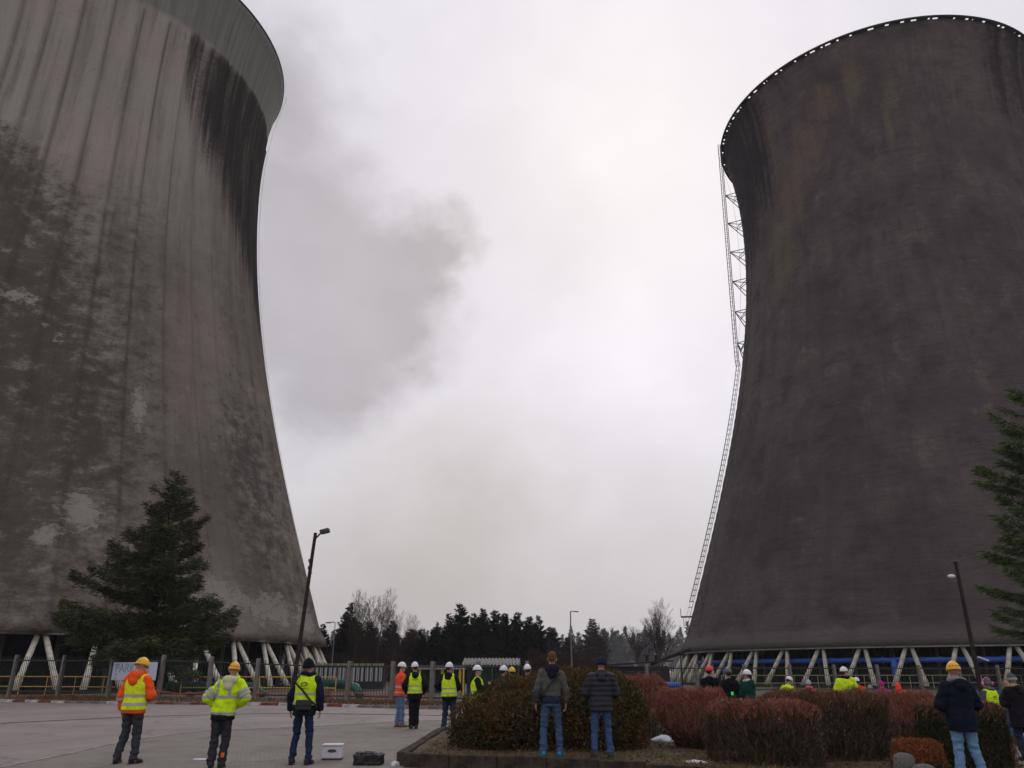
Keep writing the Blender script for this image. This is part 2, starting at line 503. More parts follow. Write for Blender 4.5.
def shell_mesh(q, a0, ribs, attrs):
    """one lathe-like skin; a = angle from the camera-facing meridian in degrees"""
    NA = 480 if ribs else 300
    NZ = 112
    A = np.arange(NA) / NA * 360 - 180
    Z = np.linspace(q['zl'], q['H'], NZ)
    r = np.array([profile(q, z) for z in Z])
    rr = np.repeat(r[:, None], NA, 1)
    if ribs:
        ph = ((A + 180) / (360 / ribs)) % 1.0
        step = np.where(ph < .8, ph / .8 * .42, (1 - ph) / .2 * .42) + np.where(np.abs(ph - .8) < .051, .22, 0)
        rr = rr + step[None] * (Z[:, None] < q['H'] - 9.2)
        rr += ((Z[:, None] >= q['H'] - 9.2) * .30)
    else:
        lift = (Z[:, None] * 0.62) % 1.0
        rr = rr + .05 * (lift > .5)
    rr += .35 * (1 - sm(Z[:, None], q['zl'] + 1.1, q['zl'] + 1.8))          # thicker ring at the foot
    rr += .15 * sm(Z[:, None], q['H'] - 1.6, q['H'] - 1.2)                   # stiffening ring at the rim
    th = np.radians(A + a0)
    def ringset(rad): return np.stack([rad * np.cos(th)[None], rad * np.sin(th)[None], np.repeat(Z[:, None], NA, 1)], 2)
    V = np.concatenate([ringset(rr).reshape(-1, 3), ringset(rr - .8).reshape(-1, 3)])
    F = []
    i = np.arange(NA); j = (i + 1) % NA
    for k in range(NZ - 1):
        F.append(np.stack([k * NA + i, k * NA + j, (k + 1) * NA + j, (k + 1) * NA + i], 1))
        o = NZ * NA
        F.append(np.stack([o + k * NA + j, o + k * NA + i, o + (k + 1) * NA + i, o + (k + 1) * NA + j], 1))
    o = NZ * NA
    F.append(np.stack([o + i, o + j, j, i], 1))
    k = (NZ - 1) * NA
    F.append(np.stack([k + i, k + j, o + k + j, o + k + i], 1))
    F = np.concatenate(F).astype(np.int32)
    me = bpy.data.meshes.new('shell')
    me.vertices.add(len(V)); me.vertices.foreach_set('co', V.astype(np.float32).ravel())
    me.loops.add(F.size); me.loops.foreach_set('vertex_index', F.ravel())
    me.polygons.add(len(F)); me.polygons.foreach_set('loop_start', np.arange(0, F.size, 4, dtype=np.int32))
    me.polygons.foreach_set('loop_total', np.full(len(F), 4, np.int32))
    me.update(calc_edges=True)
    AA, ZZ = np.meshgrid(A, Z)
    for nme, fn in attrs.items():
        at = me.attributes.new(nme, 'FLOAT', 'POINT')
        vals = fn(AA, ZZ).ravel()
        at.data.foreach_set('value', np.concatenate([vals, vals]).astype(np.float32))
    # unrolled surface coordinates in metres: along the girth, up
    for nme, fn in (('girth', AA * .45), ('rise', ZZ)):
        at = me.attributes.new(nme, 'FLOAT', 'POINT')
        at.data.foreach_set('value', np.concatenate([fn.ravel(), fn.ravel()]).astype(np.float32))
    me.polygons.foreach_set('use_smooth', [True] * len(me.polygons))
    return me


def blob(a, z, sa, sz):
    return lambda A, Z: np.exp(-.8 * (((A - a) / sa) ** 2 + ((Z - z) / sz) ** 2))


def soot_l(A, Z):
    zlow = 71 - (np.clip(A, 14, 80) - 22) * .52
    return 1.08 * sm(A, -2, 46) ** .8 * (1 - sm(Z, 77.9, 78.4)) * sm(Z, zlow - 10, zlow + 6) * (A < 120)


def algae_l(A, Z):
    edge = np.interp(Z, [4, 8, 14, 21, 34, 44, 50, 56, 60], [4, 8, 14, 17, 12, 3, -4, -16, -40])
    return sm(edge - A, -12, 14) * (A > -150)


def worn_l(A, Z):
    v = 0 * A
    for b_ in (blob(-6, 35.4, 3, .8), blob(-3.5, 35, 1.2, .9), blob(2.4, 31.6, 1.4, .5), blob(-.5, 32.5, .8, .4), blob(9, 14.6, 3.5, 2.2), blob(5, 12, 2, 1.2),
               blob(30, 8, 9, 2.4), blob(43, 7.5, 9, 2.0), blob(55, 7, 9, 1.8), blob(17, 26, 1.5, 3)):
        v = np.maximum(v, b_(A, Z))
    return v


def dark_l(A, Z):
    return np.maximum(.8 * blob(44, 22, 13, 13)(A, Z), .5 * blob(20, 30, 5, 14)(A, Z))


def band_l(A, Z): return (Z > 78.2) * 1.0
def scab_l(A, Z): return (1.0 - sm(Z, 44, 60)) * np.clip((1 - sm(A, 12, 24)) + sm(A, 32, 44) * (1 - sm(Z, 20, 38)) + .25, 0, 1) * 1.25 - .25
def rib_l(A, Z): return np.where(np.abs((((A + 180) / 7.5) % 1.0) - .92) < .09, 1.0, 0) * (Z < 78)
def pale_l(A, Z): return sm(Z, 40, 60) * (1 - sm(A, 25, 50))


def attr(t_, n_):
    a = t_.node('ShaderNodeAttribute'); a.attribute_name = n_; return a.outputs['Fac']


def shell_coords(t_):
    cx = t_.node('ShaderNodeCombineXYZ')
    t_.put(cx.inputs[0], attr(t_, 'girth')); t_.put(cx.inputs[1], attr(t_, 'rise'))
    return cx.outputs[0]


def edge_mask(t_, fac, nz, k=3.0, lo=.46, hi=.66):
    """ragged edge: a stain's soft mask broken up by noise"""
    return t_.smooth(t_.math('ADD', fac, t_.math('MULTIPLY', t_.math('SUBTRACT', nz, .5), k)), lo, hi)


# --- left: pale ribbed concrete, algae and soot
m, t, p = new_mat('stained_concrete')
uv = shell_coords(t)
flake = t.noise(t.vmath('MULTIPLY', uv, (.8, 1.0, 1)), .70, 12, .76)
chip = t.noise(t.vmath('MULTIPLY', uv, (.85, 1.1, 1)), 2.1, 9, .74)
streak = t.noise(t.vmath('MULTIPLY', uv, (2.2, .07, 1)), 1.0, 5, .62)
panel = t.noise(t.vmath('MULTIPLY', uv, (.45, .035, 1)), 1.0, 4, .6)
broad = t.noise(uv, .085, 6, .6)
fine = t.noise(uv, 5.0, 6, .75)
c = t.mix(t.smooth(broad, .32, .68), (.150, .126, .106), (.235, .202, .172))
c = t.mix(t.math('MULTIPLY', attr(t, 'pale'), .6), c, (.345, .310, .278))
c = t.mix(t.math('MULTIPLY', attr(t, 'rib'), t.math('MULTIPLY', t.smooth(streak, .25, .6), .65)), c, (.085, .072, .062))
c = t.mix(t.math('MULTIPLY', t.smooth(panel, .46, .66), .50), c, (.105, .088, .075))
c = t.mix(t.math('MULTIPLY', t.smooth(streak, .5, .72), .20), c, (.105, .090, .078))
c = t.mix(t.math('MULTIPLY', edge_mask(t, attr(t, 'dark'), flake, 3.0, .35, .95), .7), c, (.078, .068, .060))
alg = edge_mask(t, attr(t, 'algae'), flake, 3.0, .22, 1.0)
algc = t.mix(t.smooth(broad, .42, .58), (.070, .060, .044), (.100, .082, .064))
algc = t.mix(t.math('MULTIPLY', t.smooth(panel, .46, .60), .7), algc, (.052, .058, .032))
algc = t.mix(t.math('MULTIPLY', t.smooth(chip, .56, .70), .55), algc, (.165, .140, .116))
c = t.mix(t.math('MULTIPLY', alg, .88), c, algc)
c = t.mix(t.math('MULTIPLY', t.smooth(t.math('ADD', flake, t.math('MULTIPLY', attr(t, 'scab'), .14)), .54, .80), .68), c, (.062, .053, .046))
c = t.mix(t.math('MULTIPLY', edge_mask(t, attr(t, 'worn'), t.math('ADD', t.math('MULTIPLY', flake, .55), t.math('MULTIPLY', chip, .45)), 4.5, .50, .85), .75), c, (.33, .295, .262))
c = t.mix(t.math('MULTIPLY', t.smooth(chip, .54, .70), .30), c, (.095, .082, .072))
c = t.mix(t.math('MULTIPLY', t.smooth(flake, .46, .34), .30), c, (.36, .325, .29))
c = t.mix(attr(t, 'band'), c, t.mix(t.smooth(streak, .32, .70), (.195, .190, .170), (.130, .128, .113)))
soot = edge_mask(t, attr(t, 'soot'), t.math('ADD', t.math('ADD', t.math('MULTIPLY', streak, .45), t.math('MULTIPLY', panel, .35)), t.math('MULTIPLY', chip, .20)), 3.4, .20, 1.05)
c = t.mix(t.math('MULTIPLY', soot, .94), c, (.016, .013, .013))
c = t.mix(t.math('MULTIPLY', t.smooth(fine, .45, .75), .35), c, (.075, .065, .056))
c = t.mix(t.math('MULTIPLY', t.smooth(fine, .48, .30), .22), c, (.30, .265, .235))
t.put(p.inputs['Base Color'], c); p.inputs['Roughness'].default_value = .93; p.inputs['Specular IOR Level'].default_value = .08
bn = t.node('ShaderNodeBump'); bn.inputs['Strength'].default_value = .6; bn.inputs['Distance'].default_value = .12
t.put(bn.inputs['Height'], t.math('ADD', flake, t.math('MULTIPLY', fine, .5))); t.put(p.inputs['Normal'], bn.outputs[0])
MT['stained_concrete'] = m


# --- right: dark brown-grey concrete with faint lifts
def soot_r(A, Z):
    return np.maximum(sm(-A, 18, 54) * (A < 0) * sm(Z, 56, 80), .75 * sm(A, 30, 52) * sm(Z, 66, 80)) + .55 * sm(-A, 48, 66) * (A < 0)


def tan_r(A, Z):
    v = 0 * A
    for b_ in (blob(8, 78, 2.2, 7), blob(6, 73, 1.6, 5), blob(-3, 81.5, 5, 4), blob(-14, 80, 7, 4), blob(-33, 68, 8, 7), blob(-40, 60, 8, 9), blob(-22, 74, 7, 6), blob(-38, 80, 4, 5), blob(28, 77, 1.2, 4)):
        v = np.maximum(v, b_(A, Z))
    return v


m, t, p = new_mat('dark_concrete')
uv = shell_coords(t)
flake = t.noise(t.vmath('MULTIPLY', uv, (.7, 1.25, 1)), 1.0, 11, .78, .3)
streak = t.noise(t.vmath('MULTIPLY', uv, (.75, .035, 1)), .9, 6, .62)
fine = t.noise(uv, 4.0, 6, .75)
broad = t.noise(uv, .07, 6, .6)
lifts = t.noise(t.vmath('MULTIPLY', uv, (.10, 1.0, 1)), 1.9, 5, .65)
c = t.mix(t.smooth(broad, .35, .65), (.076, .062, .061), (.112, .092, .088))
mid = t.noise(t.vmath('MULTIPLY', uv, (1.0, .8, 1)), .28, 9, .70, .4)
c = t.mix(t.math('MULTIPLY', t.smooth(mid, .49, .64), .70), c, (.052, .043, .045))
c = t.mix(t.math('MULTIPLY', t.smooth(mid, .46, .32), .6), c, (.165, .136, .126))
c = t.mix(t.math('MULTIPLY', t.smooth(streak, .48, .70), .45), c, (.054, .044, .046))
c = t.mix(t.math('MULTIPLY', t.smooth(streak, .44, .28), .4), c, (.150, .120, .108))
c = t.mix(t.math('MULTIPLY', t.smooth(flake, .52, .68), .65), c, (.048, .039, .040))
c = t.mix(t.math('MULTIPLY', t.smooth(flake, .45, .30), .5), c, (.150, .121, .108))
c = t.mix(t.math('MULTIPLY', t.smooth(lifts, .53, .66), .45), c, (.052, .044, .043))
c = t.mix(t.math('MULTIPLY', t.smooth(fine, .45, .70), .35), c, (.045, .037, .038))
c = t.mix(t.math('MULTIPLY', edge_mask(t, attr(t, 'tan'), t.math('ADD', t.math('MULTIPLY', streak, .5), t.math('MULTIPLY', flake, .5)), 4.5, .35, 1.1), .6), c, (.155, .118, .078))
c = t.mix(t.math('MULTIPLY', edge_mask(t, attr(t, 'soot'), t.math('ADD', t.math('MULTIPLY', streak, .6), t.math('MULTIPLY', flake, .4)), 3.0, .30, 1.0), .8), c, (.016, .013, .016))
c = t.mix(t.math('MULTIPLY', attr(t, 'foot'), .5), c, (.115, .105, .095))
t.put(p.inputs['Base Color'], c); p.inputs['Roughness'].default_value = .93; p.inputs['Specular IOR Level'].default_value = .08
bn = t.node('ShaderNodeBump'); bn.inputs['Strength'].default_value = .9; bn.inputs['Distance'].default_value = .22
t.put(bn.inputs['Height'], t.math('ADD', flake, t.math('MULTIPLY', lifts, .4))); t.put(p.inputs['Normal'], bn.outputs[0])
MT['dark_concrete'] = m


def ring_mesh(prof, n=216, closed=True, a_lo=-180, a_hi=180):
    """lathe of a closed section [(r,z)...]"""
    bm = bmesh.new(); rings = []
    full = a_hi - a_lo >= 359.9
    for k in range(n if full else n + 1):
        a = R(a_lo + (a_hi - a_lo) * k / n)
        rings.append([bm.verts.new((r * math.cos(a), r * math.sin(a), z)) for r, z in prof])
    m_ = len(prof)
    pairs = list(zip(rings, rings[1:])) + ([(rings[-1], rings[0])] if full else [])
    for q, s_ in pairs:
        for k in range(m_): bm.faces.new((q[k], s_[k], s_[(k + 1) % m_], q[(k + 1) % m_]))
    if not full: bm.faces.new(rings[0]); bm.faces.new(rings[-1][::-1])
    bmesh.ops.recalc_face_normals(bm, faces=bm.faces)
    return bm


def tower(name, q, label, shell_mat, col_mat, ribs, attrs, phase, walkway):
    cx, cy = q['c']
    a0 = math.degrees(math.atan2(-cy, -cx))
    root = tag(empty(name, (cx, cy, 0)), label, 'cooling tower', 'twin cooling towers')
    link('shell', shell_mesh(q, a0, ribs, attrs), shell_mat, root)
    rl = profile(q, q['zl'])
    r0 = profile(q, 0) + .55
    # lintel lip under the shell
    obj('ring_beam', ring_mesh([(rl + .40, q['zl'] - .12), (rl + .40, q['zl'] + .01), (rl - .75, q['zl'] + .01), (rl - .75, q['zl'] - .12)]), MT['wall_concrete'], root)
    # leaning legs, tops in pairs
    spread = R(1.55); gap = R(.42)
    T = Vector((rl - .1, 0, q['zl'] - .2))
    def P(r, a, z): return Vector((r * math.cos(a), r * math.sin(a), z))
    meshes = []
    for s_ in (-1, 1):
        bm = bmesh.new()
        top = P(rl - .1, s_ * gap, q['zl'] - .15); foot = P(r0, s_ * spread * 1.35, .1)
        knee = foot.lerp(top, .30)
        sweep(bm, [foot, knee, knee.lerp(top, .02), top], [.27, .26, .225, .21], 10)
        me = done(bm, 'column'); me.materials.append(col_mat); meshes.append(me)
    n = 54
    for k in range(n):
        a = R(a0 + phase + k * 360 / n)
        for me in meshes: link('column', me, None, root, rot=(0, 0, a), smooth=True)
    # slimmer posts and the dark packing inside
    bm = bmesh.new(); sweep(bm, [(rl - 3.2, 0, 0), (rl - 3.2, 0, q['zl'] + .3)], .2, 6); me = done(bm, 'inner_post'); me.materials.append(MT['inner_post'])
    for k in range(n): link('inner_post', me, None, root, rot=(0, 0, R(a0 + phase + 3.1 + k * 360 / n)))
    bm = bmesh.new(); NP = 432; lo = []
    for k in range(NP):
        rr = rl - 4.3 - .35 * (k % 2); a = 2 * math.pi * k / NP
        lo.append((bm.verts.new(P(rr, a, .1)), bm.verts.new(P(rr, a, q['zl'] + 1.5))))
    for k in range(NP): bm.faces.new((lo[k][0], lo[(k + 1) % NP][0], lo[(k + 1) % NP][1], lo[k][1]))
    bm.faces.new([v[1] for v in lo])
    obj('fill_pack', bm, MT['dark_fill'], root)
    obj('basin_wall', ring_mesh([(r0 + .9, 0), (r0 + .9, .28), (r0 + .6, .28), (r0 + .6, 0)]), MT['kerb_bed'], root)
    rt = profile(q, q['H']) + .15
    if walkway:
        # cantilevered walkway round the rim: daylight shows between it and the shell
        obj('rim_walkway', ring_mesh([(rt + .26, q['H'] + .05), (rt + .58, q['H'] + .05), (rt + .58, q['H'] + .24), (rt + .26, q['H'] + .18)]), MT['rim_metal'], root)
        r2 = random.Random(5); a = 0.0
        while a < 360:
            wd = r2.choice((.8, 1.2, 2.0, 3.5, 5.0))
            bm = ring_mesh([(rt - .3, q['H'] + .02), (rt + .3, q['H'] + .07), (rt + .3, q['H'] + .17), (rt - .3, q['H'] + .17)], n=3, a_lo=a, a_hi=a + wd)
            obj('walkway_bracket', bm, MT['rim_metal'], root)
            a += wd + r2.choice((.4, .7, 1.2, 1.8))
    else:
        obj('rim_walkway', ring_mesh([(rt - .1, q['H'] - .1), (rt + .35, q['H'] - .1), (rt + .35, q['H'] + .2), (rt - .1, q['H'] + .2)]), MT['rim_metal'], root)
    return root, a0, P


towL, a0L, P_ = tower('cooling_tower', TL, 'pale ribbed concrete cooling tower with soot and algae stains, cut off by the left edge', MT['stained_concrete'], MT['cream_paint'], 48,
                      dict(soot=soot_l, algae=algae_l, worn=worn_l, dark=dark_l, band=band_l, pale=pale_l, rib=rib_l, scab=scab_l), 6.25, False)
towR, a0R, P_ = tower('cooling_tower', TR, 'dark brown smooth cooling tower with a caged ladder up its side', MT['dark_concrete'], MT['grey_column'], 0,
                      dict(soot=soot_r, tan=tan_r, foot=lambda A, Z: (Z < 5.6) * 1.0), -1.25, True)

# caged ladder up the right tower; above the waist it stands off on bracket frames
AL = R(a0R - 72)
er = Vector((math.cos(AL), math.sin(AL), 0)); et = Vector((-math.sin(AL), math.cos(AL), 0))


def lad_r(z):
    rs = profile(TR, z) + .32
    if z > 47:
        f_ = (z - 47) / (88.3 - 47)
        rs = (profile(TR, 47) + .45) * (1 - f_) + (profile(TR, 88.3) + .55) * f_
    return rs


ladder = empty('caged_ladder'); ladder.parent = towR
bmr, A_, B_ = bmesh.new(), [], []
zs = np.arange(8.0, 89.6, 1.0)
for s_ in (-.25, .25):
    sweep(bmr, [er * lad_r(z) + et * s_ + Vector((0, 0, z)) for z in zs], .032, 5)
lad_o = link('caged_ladder', done(bmr, 'rails'), MT['steel_dark'], towR)
bpy.data.objects.remove(ladder)
for z in np.arange(8.2, 89.0, .42):
    c_ = er * lad_r(z) + Vector((0, 0, z)); A_.append(c_ - et * .25); B_.append(c_ + et * .25)
tag(link('rungs', tubes('rungs', A_, B_, [.022] * len(A_), [.022] * len(A_)), MT['steel_dark'], lad_o), kind='stuff')
bm = bmesh.new()
for k in range(8):
    a1, a2 = math.pi * k / 8 - math.pi / 2, math.pi * (k + 1) / 8 - math.pi / 2
    p1, p2 = (er * .60 * math.cos(a1) + et * .36 * math.sin(a1)), (er * .60 * math.cos(a2) + et * .36 * math.sin(a2))
    sweep(bm, [p1, p2], .03, 4, side=(0, 0, 1))
hoop = done(bm, 'cage_hoop'); hoop.materials.append(MT['steel_dark'])
for z in np.arange(10.3, 89.2, .8):
    link('cage_hoop', hoop, None, lad_o, loc=er * lad_r(z) + Vector((0, 0, z)))
for k in (1, 3, 4, 5, 7):
    a1 = math.pi * k / 8 - math.pi / 2
    bm = bmesh.new()
    sweep(bm, [er * (lad_r(z) + .60 * math.cos(a1)) + et * .36 * math.sin(a1) + Vector((0, 0, z)) for z in zs if z > 10], .028, 4)
    obj('cage_strap', bm, MT['steel_dark'], lad_o)
for z in (51, 56.5, 62, 67.5, 73, 78.5, 84):
    bm = bmesh.new()
    for s_ in (-.8, .8):
        o_ = er * lad_r(z) + Vector((0, 0, z)); i_ = er * (profile(TR, z) - .1) + et * s_ + Vector((0, 0, z))
        lo_ = er * (profile(TR, z - 2.6) - .1) + et * s_ + Vector((0, 0, z - 2.6))
        sweep(bm, [i_, o_], .075, 4); sweep(bm, [lo_, o_], .075, 4); sweep(bm, [i_, lo_.lerp(o_, .5)], .06, 4)
    obj('ladder_bracket', bm, MT['steel_dark'], lad_o)
bm = bmesh.new()
c_ = er * (profile(TR, 9) + .9) + Vector((0, 0, 9.0))
fr = Matrix((er, et, Vector((0, 0, 1)))).transposed()
for (lo, hi) in (((-.9, -.9, -.1), (.7, .9, .02)), ((.62, -.9, 1.0), (.68, .9, 1.06)), ((.62, -.9, .5), (.68, .9, .55)), ((.62, -.9, 0), (.68, -.84, 1)), ((.62, .84, 0), (.68, .9, 1)), ((.3, -.1, -1.4), (.36, .1, -.1))):
    box(bm, lo, hi)
bm.transform(Matrix.Translation(c_) @ fr.to_4x4())
obj('ladder_platform', bm, MT['steel_dark'], lad_o)
# lightning conductor wires hanging from the rims
for tw, q, a in ((towL, TL, R(a0L + 77)), (towR, TR, R(a0R - 77))):
    e_ = Vector((math.cos(a), math.sin(a), 0))
    bm = bmesh.new(); sweep(bm, [e_ * (profile(q, q['H']) + 1.0) + Vector((0, 0, q['H'])), *[e_ * (profile(q, z) + .9) + Vector((0, 0, z)) for z in range(80, 3, -6)]], .018, 4)
    obj('lightning_wire', bm, MT['steel_grey'], tw)

# blue water main round the foot of the right tower, behind the legs
root = tag(empty('blue_water_main', (61.4, 111.3, 0)), 'long blue water main running behind the legs of the dark tower', 'pipe')
rm = profile(TR, 2.6) - 1.1
bm = bmesh.new()
pts = [(rm * math.cos(R(a0R + a)), rm * math.sin(R(a0R + a)), 2.62) for a in np.arange(-62, 40, 2.0)]
sweep(bm, pts, .26, 10); obj('pipe_run', bm, MT['blue_pipe'], root, smooth=True)
for a in (-10.3, -44):
    bm = bmesh.new(); x_, y_ = (rm + .35) * math.cos(R(a0R + a)), (rm + .35) * math.sin(R(a0R + a))
    sweep(bm, [(x_, y_, 0), (x_, y_, 2.7)], .34, 10); obj('drop_pipe', bm, MT['blue_pipe'], root, smooth=True)
for a in np.arange(-60, 40, 8.0):
    bm = bmesh.new(); c_ = Vector((rm * math.cos(R(a0R + a)), rm * math.sin(R(a0R + a)), 2.62)); d_ = Vector((-math.sin(R(a0R + a)), math.cos(R(a0R + a)), 0))
    sweep(bm, [c_ - d_ * .08, c_ + d_ * .08], .34, 10); obj('flange', bm, MT['blue_pipe'], root)

# ===PART2
# ================================================================== fences
def fence(name, label, posts, heights, picket_mat, gap, max_pickets=296):
    """concrete posts, two rails per bay and upright pickets"""
    root = tag(empty(name, (posts[0][0], posts[0][1], .12)), label, 'fence', 'steel picket fences')
    base = Vector((posts[0][0], posts[0][1]))
    bm = bmesh.new(); box(bm, (-.011, -.011, .12), (.011, .011, 1.0)); pk = done(bm, 'picket'); pk.materials.append(picket_mat)
    bm = bmesh.new()
    v = box(bm, (-.11, -.13, -.2), (.11, .13, 1.04))
    for q in v:
        if q.co.z > 1: q.co.x *= .8; q.co.y *= .8
    bevel(bm, .015, 1); pm = done(bm, 'post'); pm.materials.append(MT['post_concrete'])
    count = 0
    for i, (a, b) in enumerate(zip(posts, posts[1:])):
        A, B = Vector(a) - base, Vector(b) - base
        d = B - A; L = d.length; ang = math.atan2(d.y, d.x); ha, hb = heights[i], heights[i + 1]
        o = link('post', pm, None, root, loc=(A.x, A.y, 0), rot=(rnd.uniform(-.015, .015), rnd.uniform(-.02, .02), ang)); o.scale.z = ha
        for zf in (.14, .90):
            bm = bmesh.new(); e = d.normalized()
            sweep(bm, [(A.x + e.x * .12, A.y + e.y * .12, ha * zf), (B.x - e.x * .12, B.y - e.y * .12, hb * zf)], [(.02, .035)] * 2, 4, side=(e.y, -e.x, 0))
            obj('rail', bm, picket_mat, root)
        n = int((L - .3) / gap)
        for k in range(n):
            if count >= max_pickets: break
            f_ = (.15 + (k + .5) * (L - .3) / n) / L
            q = A.lerp(B, f_)
            o = link('picket', pk, None, root, loc=(q.x, q.y, 0), rot=(0, 0, ang)); o.scale.z = ha + (hb - ha) * f_
            count += 1
    q = Vector(posts[-1]) - base
    o = link('post', pm, None, root, loc=(q.x, q.y, 0)); o.scale.z = heights[-1]
    return root


LP = [(-43.5, 58.2), (-39.3, 56.3), (-35.2, 54.3), (-31.2, 52.4), (-27.1, 50.4), (-23.2, 48.5), (-19.6, 46.8), (-16.4, 45.6), (-13.7, 45.1), (-11.1, 44.5), (-8.5, 43.6), (-6.0, 42.3), (-3.9, 41.1), (-1.6, 40.0), (.7, 38.9)]
LH = [2.35, 2.35, 2.35, 2.35, 2.3, 2.3, 2.25, 2.15, 2.05, 1.95, 1.9, 1.88, 1.86, 1.85, 1.85]
fence('picket_fence', 'dark steel picket fence on concrete posts in front of the pale left tower', LP, LH, MT['picket'], .17)
RP = [(9.0 + 3.55 * k, 56.0 + 1.05 * k) for k in range(12)]
fence('picket_fence', 'picket fence on concrete posts running in front of the dark right tower', RP, [1.85] * 12, MT['picket'], .16)

# parking board wired to the left fence
root = tag(empty('parking_sign', (-22.75, 47.75, 1.12), R(-25.5)), 'pale board lettered PARKING hung on the fence', 'sign')
bm = bmesh.new(); box(bm, (-.05, -.015, 0), (3.45, .015, .95)); bevel(bm, .01, 1); obj('board', bm, MT['sign_white'], root)


def text_mesh(s, size, bold=0.0):
    cu = bpy.data.curves.new('t', 'FONT'); cu.body = s; cu.size = size; cu.extrude = .002; cu.offset = bold
    o = bpy.data.objects.new('t', cu); col.objects.link(o)
    dg = bpy.context.evaluated_depsgraph_get()
    me = bpy.data.meshes.new_from_object(o.evaluated_get(dg)); bpy.data.objects.remove(o)
    return me


for s_, sz, x_, z_ in (('PARKING', .66, .14, .42), ('Z', .40, .14, .06)):
    link('lettering', text_mesh(s_, sz, .006), MT['sign_blue'], root, loc=(x_, -.019, z_), rot=(R(90), 0, 0))
# red and white tape strung low along the fence
bm = bmesh.new()
L_ = lerp_line([(-20.5, 46.8), (-16.4, 45.2), (-11.1, 44.1), (-8.5, 43.2), (-3.9, 40.7)], 64)
prev = None
for i, q in enumerate(L_):
    z_ = .50 + .07 * math.sin(i * .45) + .05 * noise.noise((i * .3, 0, 0))
    cur = (bm.verts.new((q.x, q.y - .15, z_)), bm.verts.new((q.x, q.y - .15 - .01, z_ + .055)))
    if prev: bm.faces.new((prev[0], cur[0], cur[1], prev[1])).material_index = 1 if i % 5 == 0 else 0
    prev = cur
tag(obj('barrier_tape', bm, [MT['tape_red'], MT['kerb_white']]), 'sagging red and white barrier tape strung along the left fence', 'tape')


def handrail(label, pts, mat, z=(.62, 1.25), gap=2.1, group='handrails'):
    root = tag(empty('handrail', (pts[0][0], pts[0][1], 0)), label, 'handrail', group)
    b0 = Vector(pts[0])
    L = sum((Vector(b) - Vector(a)).length for a, b in zip(pts, pts[1:]))
    for zz in z:
        bm = bmesh.new(); sweep(bm, [(x - b0.x, y - b0.y, zz) for x, y in pts], .04, 6); obj('rail', bm, mat, root)
    bm = bmesh.new(); sweep(bm, [(0, 0, 0), (0, 0, z[-1] + .02)], .04, 6); me = done(bm, 'post'); me.materials.append(mat)
    for q in lerp_line(pts, int(L / gap)): link('post', me, None, root, loc=(q.x - b0.x, q.y - b0.y, 0))


handrail('bright yellow handrail behind the fence at the foot of the pale left tower', [(-44, 61.5), (-33, 57), (-22.5, 54.2)], MT['yellow_paint'])
handrail('short yellow handrail with a closed end right of the parking board', [(-21.0, 53.4), (-15, 52.6), (-10.8, 51.5)], MT['yellow_paint'])
handrail('pale yellow handrail in front of the legs of the dark right tower', [(18, 72), (38, 75), (56, 82)], MT['yellow_pale'])


def pipe_thing(label, pts, r, mat, supports=()):
    root = tag(empty('ground_pipe', (pts[0][0], pts[0][1], 0)), label, 'pipe', 'pipes behind the fence')
    b0 = Vector((pts[0][0], pts[0][1], 0))
    bm = bmesh.new(); sweep(bm, [Vector(q) - b0 for q in pts], r, 12); obj('pipe_run', bm, mat, root, smooth=True)
    for q in supports:
        bm = bmesh.new(); q = Vector(q) - b0; box(bm, (q.x - .15, q.y - r, 0), (q.x + .15, q.y + r, q.z - r * .6)); obj('support', bm, MT['post_concrete'], root)
    bm = bmesh.new(); a, b = Vector(pts[0]) - b0, Vector(pts[1]) - b0; d = (b - a).normalized()
    sweep(bm, [a - d * .05, a + d * .1], r * 1.25, 12); obj('flange', bm, mat, root)


pipe_thing('thick green pipe lying behind the fence below the spruce', [(-22.5, 55.5, .6), (-18, 54.5, .6), (-16.4, 54.1, .55), (-15.9, 54, .1)], .34, MT['green_pipe'], [(-21, 55.2, .6), (-18.6, 54.6, .6)])
pipe_thing('green pipe bending down behind the fence right of the black-hatted man', [(-12.6, 54.2, .85), (-10.6, 53.6, .85), (-9.9, 53.3, .65), (-9.5, 53.1, .1)], .27, MT['green_pipe'], [(-11.8, 54, .85)])
pipe_thing('low blue pipe behind the fence left of the dark tower', [(10.7, 63, .62), (11.6, 63.2, .62), (12.7, 63.4, .62)], .2, MT['blue_pipe'], [(11.2, 63.1, .6), (12.3, 63.3, .6)])

# ================================================================== low buildings
def corrugated(x0, x1, y0, y1, z0, z1, pitch=.16, amp=.035):
    """roof sheet falling from the back (z1) to the front (z0)"""
    bm = bmesh.new(); n = int((x1 - x0) / pitch * 4); rows = []
    for k in range(n + 1):
        x = x0 + (x1 - x0) * k / n; dz = amp * math.sin(2 * math.pi * (x - x0) / pitch)
        rows.append([bm.verts.new((x, y0, z0 + dz)), bm.verts.new((x, y1, z1 + dz)), bm.verts.new((x, y1, z1 + dz + .012)), bm.verts.new((x, y0, z0 + dz + .012))])
    for a, b in zip(rows, rows[1:]):
        for k in range(4): bm.faces.new((a[k], b[k], b[(k + 1) % 4], a[(k + 1) % 4]))
    return bm


